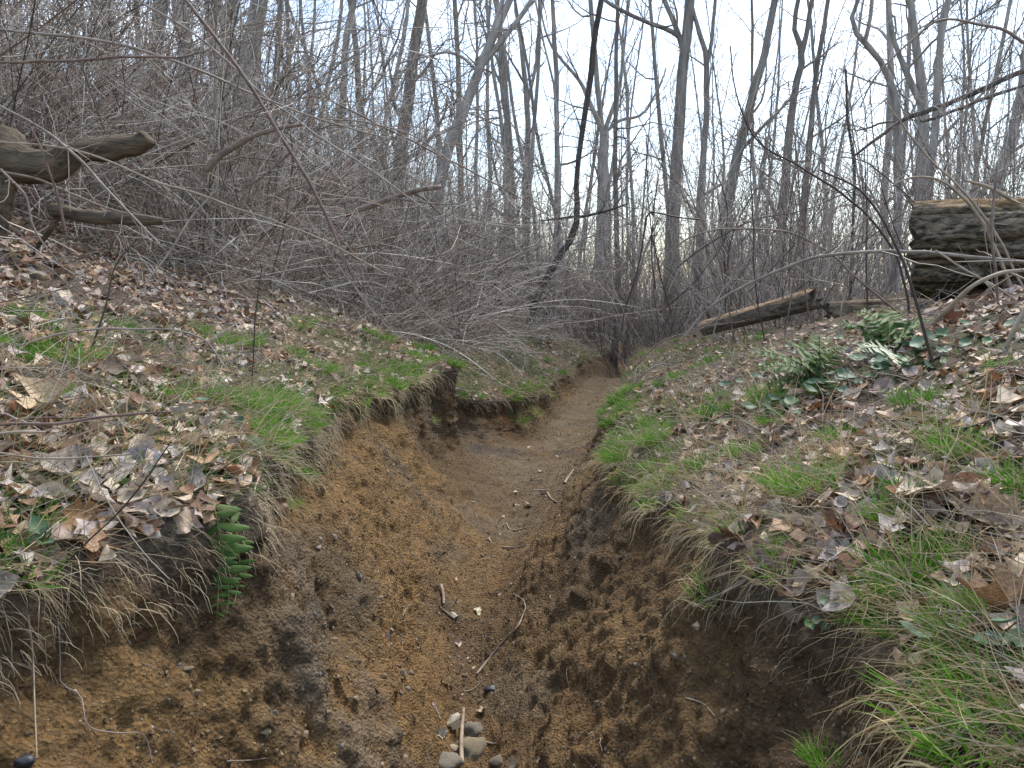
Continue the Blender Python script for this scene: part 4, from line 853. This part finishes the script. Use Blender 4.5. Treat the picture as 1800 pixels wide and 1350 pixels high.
def frond(parent, path, up, n, Lmax, pale=False):
    """stalk with paired leaflets; path local to parent"""
    P = smoothpath(path, 24); V, Fq = tubes(P, np.linspace(.0022, .0008, 24), 5); fr = obj('frond', mesh('frond', V, Fq, M['fernstem']), parent)
    T = nrm(np.gradient(P, axis=0)); up = nrm(np.array(up, float))
    for i in range(n):
        s_ = .14 + .84*i/(n - 1); p, tg = sample(P[None], np.array([s_])); p, tg = p[0], tg[0]
        Ls = Lmax*(np.sin(np.pi*np.clip(.25 + .75*s_, 0, .985))**.8 + .06)
        for sd_ in (-1, 1):
            side = nrm(np.cross(up, tg))*sd_; xd = nrm(side + tg*.28 + R.normal(0, .17, 3)); zd = nrm(up - xd*np.dot(up, xd) + R.normal(0, .12, 3)); zd = nrm(zd - xd*np.dot(zd, xd)); yd = np.cross(zd, xd)
            m4 = Matrix(np.stack([xd, yd, zd], -1).tolist()).to_4x4() @ Matrix.Scale(Ls*uni(.7, 1.2), 4); m4.translation = Vector(list(p))
            me = (LFP if sd_ > 0 else LFP2) if pale else (LFM if sd_ > 0 else LFM2)
            o = bpy.data.objects.new('leaflet', me); C.objects.link(o); o.parent = fr; o.matrix_local = m4
    return fr
# fern hanging on the left wall
p0, n0 = hit(372, 872); e = obj('hanging_fern', None, loc=p0); tag(e, 'green fern hanging down the bare soil of the left gully wall', 'fern')
def offs(pts, base, lift, d=None):
    r_ = []
    for (a_, b_) in pts:
        p, n_ = hit(a_, b_); v = rays(a_, b_).normalized(); q = p - v*lift; r_.append(list(q - base))
    return r_
nw = -rays(395, 960).normalized()
frond(e, offs([(372, 868), (378, 900), (388, 950), (396, 1000), (402, 1050), (398, 1080)], p0, .035), list(nw + Vector((0, 0, .5))), 11, .052)
frond(e, offs([(380, 930), (386, 980), (384, 1030), (382, 1070), (380, 1095)], p0, .015), list(nw + Vector((-.3, 0, .3))), 10, .036)
frond(e, offs([(374, 890), (392, 905), (412, 930), (420, 980), (418, 1030), (412, 1060)], p0, .02), list(nw + Vector((.4, 0, .3))), 10, .036)
def fern(label, px, py, fr, L_=.06, pale=()):
    p, n_ = hit(px, py); e = obj('fern', None, loc=p); tag(e, label, 'fern')
    for k, (qx, qy, h) in enumerate(fr):
        dd = p.y + uni(-.15, .15); q = np.array(list(P3(qx, qy, dd) - p)); mid = q*.5 + np.array([0, 0, h])
        frond(e, np.array([[0, 0, 0], list(q*.22 + np.array([0, 0, h*.75])), list(mid), list(q*.8 + np.array([0, 0, h*.55])), list(q)]), (R.normal(0, .25), -.45, 1), 15, L_*uni(.8, 1.1), k in pale)
fern('dark green fern clump on the right bank in front of the big log', 1570, 615, [(1470, 565, .03), (1500, 548, .05), (1560, 545, .04), (1640, 560, .03), (1620, 600, .02), (1515, 640, .04)], .07, (5,))
fern('low green fern spreading left above the blue-green leaves', 1440, 665, [(1310, 615, .03), (1330, 650, .03), (1380, 600, .04), (1440, 590, .05), (1490, 610, .04), (1320, 680, .02), (1400, 690, .01)], .06)
fern('pale-backed fern frond cluster under the thick pale stick', 1590, 655, [(1500, 620, .05), (1660, 630, .03)], .06, (0,))
# broad leaves
V, Fq = leaf_proto(7, 0, .25, .25, .4); V = V*np.array([1, 1.15, 1]); BL = mesh('leaf', V, Fq, M['blueleaf'])
def leafy(label, px, py, n, spread, L_, name='leafy_plant'):
    p, n_ = hit(px, py); e = obj(name, None, loc=p); tag(e, label, 'plant'); st = []
    for i in range(n):
        q = np.array([R.normal(0, spread), R.normal(0, spread*.6), 0]); g, nn_ = ground(p.x + q[0], p.y + q[1]); q[2] = g.z - p.z + uni(.01, .06)
        B = basis(nrm(np.array([[R.normal(0, .4), R.normal(-.35, .3), 1]])), np.array([uni(0, 6.28)]), .1)[0]; m4 = Matrix(B.tolist()).to_4x4() @ Matrix.Scale(L_*uni(.7, 1.2), 4); m4.translation = Vector(list(q))
        o = obj('leaf', BL, e); o.matrix_local = m4
        st.append(np.array([[0, 0, -.02], [q[0]*.5, q[1]*.5, q[2]*.5 + .01], q - B[:, 0]*L_*.4]))
    V, Fq = join([tubes(smoothpath(s_, 7), np.full(7, .0011), 4) for s_ in st]); obj('stems', mesh('stems', V, Fq, M['fernstem']), e)
leafy('spreading plant with waxy blue-green leaves in front of the low fern', 1420, 700, 26, .14, .055)
leafy('waxy blue-green leafy plant just left of the thick pale stick', 1490, 685, 20, .11, .055)
leafy('dark green leafy plant among the fern fronds', 1400, 640, 30, .16, .048)
leafy('blue-green leafy patch right of the thick pale stick', 1590, 650, 16, .14, .06)
leafy('small leafy plant at the right edge of the ferns', 1690, 625, 12, .12, .06)
leafy('round-leaved seedling in the bottom right straw', 1760, 1160, 4, .02, .045)
leafy('pale blue-green leaf pair at the right gully rim', 1640, 1165, 3, .03, .05)
leafy('small seedling with green leaves at the left edge', 85, 985, 4, .02, .035)
leafy('seedling with narrow leaves on the left bank edge', 415, 770, 6, .05, .05)
leafy('small dark leafy seedling low on the right gully edge', 1440, 1110, 4, .02, .025)

# ------------------------------------------------------------------ stones, sticks and grit on the gully floor
def rock(seed, flat=.7, sub=2, amp=.27):
    import bmesh
    b_ = bmesh.new(); bmesh.ops.create_icosphere(b_, subdivisions=sub, radius=1); V = np.array([list(v.co) for v in b_.verts]); Fq = np.array([[v.index for v in f.verts] for f in b_.faces]); b_.free()
    V = V*(1 + amp*fbm(V*1.3 + seed*7.7, 3, .55))[:, None]; V[:, 2] *= flat; V[:, 0] *= 1.2
    return V, Fq
def stone(label, px, py, size, mat, flat=.6, yaw=0, seed=1, sub=3, name='stone'):
    p, n_ = hit(px, py); V, Fq = rock(seed, flat, sub); o = obj(name, mesh(name, V, Fq, M[mat]), loc=p - Vector((0, 0, size*flat*.1)), rot=(R.normal(0, .1), R.normal(0, .1), yaw), scale=size); return tag(o, label, 'stone')
stone('large smooth tan stone half buried in the gully bottom', 828, 1318, .045, 'stone', .75, 1.2, 3)
stone('tan stone behind the large smooth stone', 832, 1284, .028, 'stone', .8, .4, 4)
stone('grey-brown stone left of the large smooth stone', 785, 1340, .034, 'stone', .6, .3, 5)
stone('rounded brown stone right of the large smooth stone', 876, 1338, .022, 'stone', .7, .8, 6)
stone('small bluish stone wedged between leaf and stick', 795, 1315, .014, 'pebble', .6, 0, 8)
stone('small shiny black stone on the gully floor', 862, 1210, .017, 'blackstone', .6, .2, 9)
stone('grey flat stone set in the left wall near the bottom', 330, 1175, .008, 'pebble', .5, .5, 10)
stone('pale flat stone in the left wall scree', 465, 1285, .009, 'pebble', .5, .5, 11)
stone('dark slate stone at the lower left corner', 40, 1335, .012, 'blackstone', .6, .5, 12)
def stick(label, pts, w_, mat='stick', lift=.003, name='stick', n=22):
    ps = []
    for a_, b_ in pts:
        p, n_ = hit(a_, b_); ps.append(list(p - rays(a_, b_).normalized()*lift + Vector((0, 0, lift*.6))))
    ps = np.array(ps); pa = smoothpath(ps, n); d_ = pa[:, 1]; rr = np.linspace(w_, w_*.6, n)/2/F*d_
    V, Fq = trunk_mesh(pa, rr, 7, .15); o = obj(name, mesh(name, V - pa[0], Fq, M[mat]), loc=pa[0]); return tag(o, label, 'stick')
stick('long thin pale twig lying diagonally up the gully floor', [(838, 1186), (860, 1158), (885, 1128), (908, 1105), (920, 1080), (924, 1070)], 5)
stick('hooked thin end twig above the long pale twig', [(924, 1070), (922, 1060), (912, 1050), (902, 1044)], 2.5)
stick('short pale stick standing on the left of the gully floor', [(775, 1032), (779, 1048), (780, 1066)], 7, lift=.015)
stick('dark-tipped stick lying below the short pale stick', [(772, 1068), (785, 1078), (798, 1088)], 6)
stick('stick lying upright along the large stone', [(812, 1349), (811, 1320), (812, 1290), (814, 1268), (815, 1252)], 9, 'stick', .02)
stick('short stick above the crumpled pale leaf', [(760, 1238), (768, 1252), (774, 1266)], 6)
stick('curved white twig right of the large stone', [(845, 1302), (865, 1308), (892, 1302)], 4)
stick('thin twig lying right of the short stick by the leaf', [(788, 1190), (798, 1208), (812, 1216)], 2.5)
stick('thin curved twig near the black stone', [(815, 1217), (832, 1212), (848, 1197)], 2.5)
stick('twig lying across the trail before the step', [(938, 862), (960, 863), (985, 862), (1010, 855)], 4)
stick('pale forked twig below the crossing twig', [(962, 866), (968, 876), (980, 884)], 4)
stick('light stick pointing away along the trail at the step', [(992, 850), (1000, 838), (1008, 826)], 5)
stick('small twig on the gully floor at mid distance', [(880, 962), (905, 963), (935, 955)], 3)
stick('straight thin twig on the mid gully floor', [(890, 920), (895, 930), (940, 925)], 2.5)
stick('pale straw twig low on the right wall', [(1205, 1228), (1235, 1238), (1256, 1260)], 3)
stick('root-like twig crossing the upper right wall', [(1218, 1076), (1270, 1052), (1305, 1035), (1345, 995)], 5, 'cane', .02)
stick('thin root hanging down the lower left wall', [(102, 1090), (106, 1160), (108, 1205), (140, 1225), (155, 1280), (200, 1292), (255, 1298), (268, 1345)], 3, 'cane', .006)
stick('long pale straw hanging down the far left of the wall', [(50, 1095), (58, 1160), (62, 1260), (66, 1348)], 4, 'stick', .02)
stick('whitish straw lying low on the left wall', [(398, 1340), (440, 1338), (472, 1334)], 3)
# pebbles that show, one by one
PB = [rock(20 + k, uni(.5, .8), 1, .3) for k in range(8)]; PM = [mesh('pebble', V, Fq, M['pebble'], smooth=False) for V, Fq in PB]
for k in range(150):
    u = uni(iL + 26, iR - 22); y = 1.15*(6.5/1.15)**R.random()
    if k < 60: u = uni(iL + 26, iL + 75); y = uni(1.2, 2.6)
    p, n_ = surf(vrow(np.array([y])), np.array([u])); s_ = uni(.0035, .008)
    if R.random() < .12: s_ *= 1.6
    o = obj('pebble', PM[k % 8], loc=p[0] + n_[0]*s_*.25, rot=(uni(0, 6), uni(0, 6), uni(0, 6)), scale=s_); sd_ = 'left gully wall' if u < iFL else ('right gully wall' if u > iFR else 'gully floor')
    tag(o, f'small tan pebble lying in the soil of the {sd_}', 'pebble', f'pebbles on the {sd_}')
n = 46000; y = .8*(11/.8)**R.random(n)**1.15; u = uni(iL + 14, iR - 10, n); p, nn_ = surf(vrow(y), u); g_ = fbm(p*2.3 + 60, 3); kp = R.random(n) < np.clip(.55 + g_, .12, 1); p, nn_, y = p[kp], nn_[kp], y[kp]; n = len(p)
OCT = []
for k in range(6):
    V = np.array([(1, 0, 0), (-1, 0, 0), (0, 1, 0), (0, -1, 0), (0, 0, .7), (0, 0, -.7)])*uni(.6, 1.3, (6, 1)); OCT.append((V, np.array([(0, 2, 4), (2, 1, 4), (1, 3, 4), (3, 0, 4), (2, 0, 5), (1, 2, 5), (3, 1, 5), (0, 3, 5)])))
cols = np.array([(.105, .072, .04), (.15, .10, .052), (.20, .145, .08), (.28, .22, .145), (.09, .07, .055), (.17, .15, .125)])[R.choice(6, n, p=[.3, .28, .2, .06, .08, .08])]*uni(.75, 1.2, (n, 1))
V, Fq, cc = scatter(OCT, p, basis(nn_, uni(0, 6.28, n), .5), R.gamma(2.0, .0010, n)*np.sqrt(y/1.5) + .0010, cols)
o = obj('grit', mesh('grit', V, Fq, M['grit'], cc, smooth=False)); tag(o, 'crumbly grit and soil clods covering the gully walls', 'grit', kind='stuff')
# wisps of straw and scraps on the gully floor
n = 420; y = 1.3*(10/1.3)**R.random(n); u = uni(iFL - 45, iFR + 45, n); p, nn_ = surf(vrow(y), u); dr = R.normal(0, 1, (n, 3)); dr = dr - nn_*(dr*nn_).sum(1)[:, None]
P = grow(p + nn_*.004, dr, uni(.02, .1, n), 5, .15); V, Fq = tubes(P, (.0006*np.sqrt(y)*uni(.6, 1.3, n))[:, None]*np.linspace(1, .5, 5)[None], 3); c_ = np.array([(.42, .35, .24), (.3, .23, .15), (.16, .11, .07)])[R.integers(0, 3, n)]
o = obj('floor_straw', mesh('floor_straw', V, Fq, M['grit'], np.repeat(c_, 15, 0))); tag(o, 'wisps of straw scattered on the gully floor', 'straw', kind='stuff')
print("TRIS", sum(len(m_.loops) - 2*len(m_.polygons) for m_ in bpy.data.meshes))
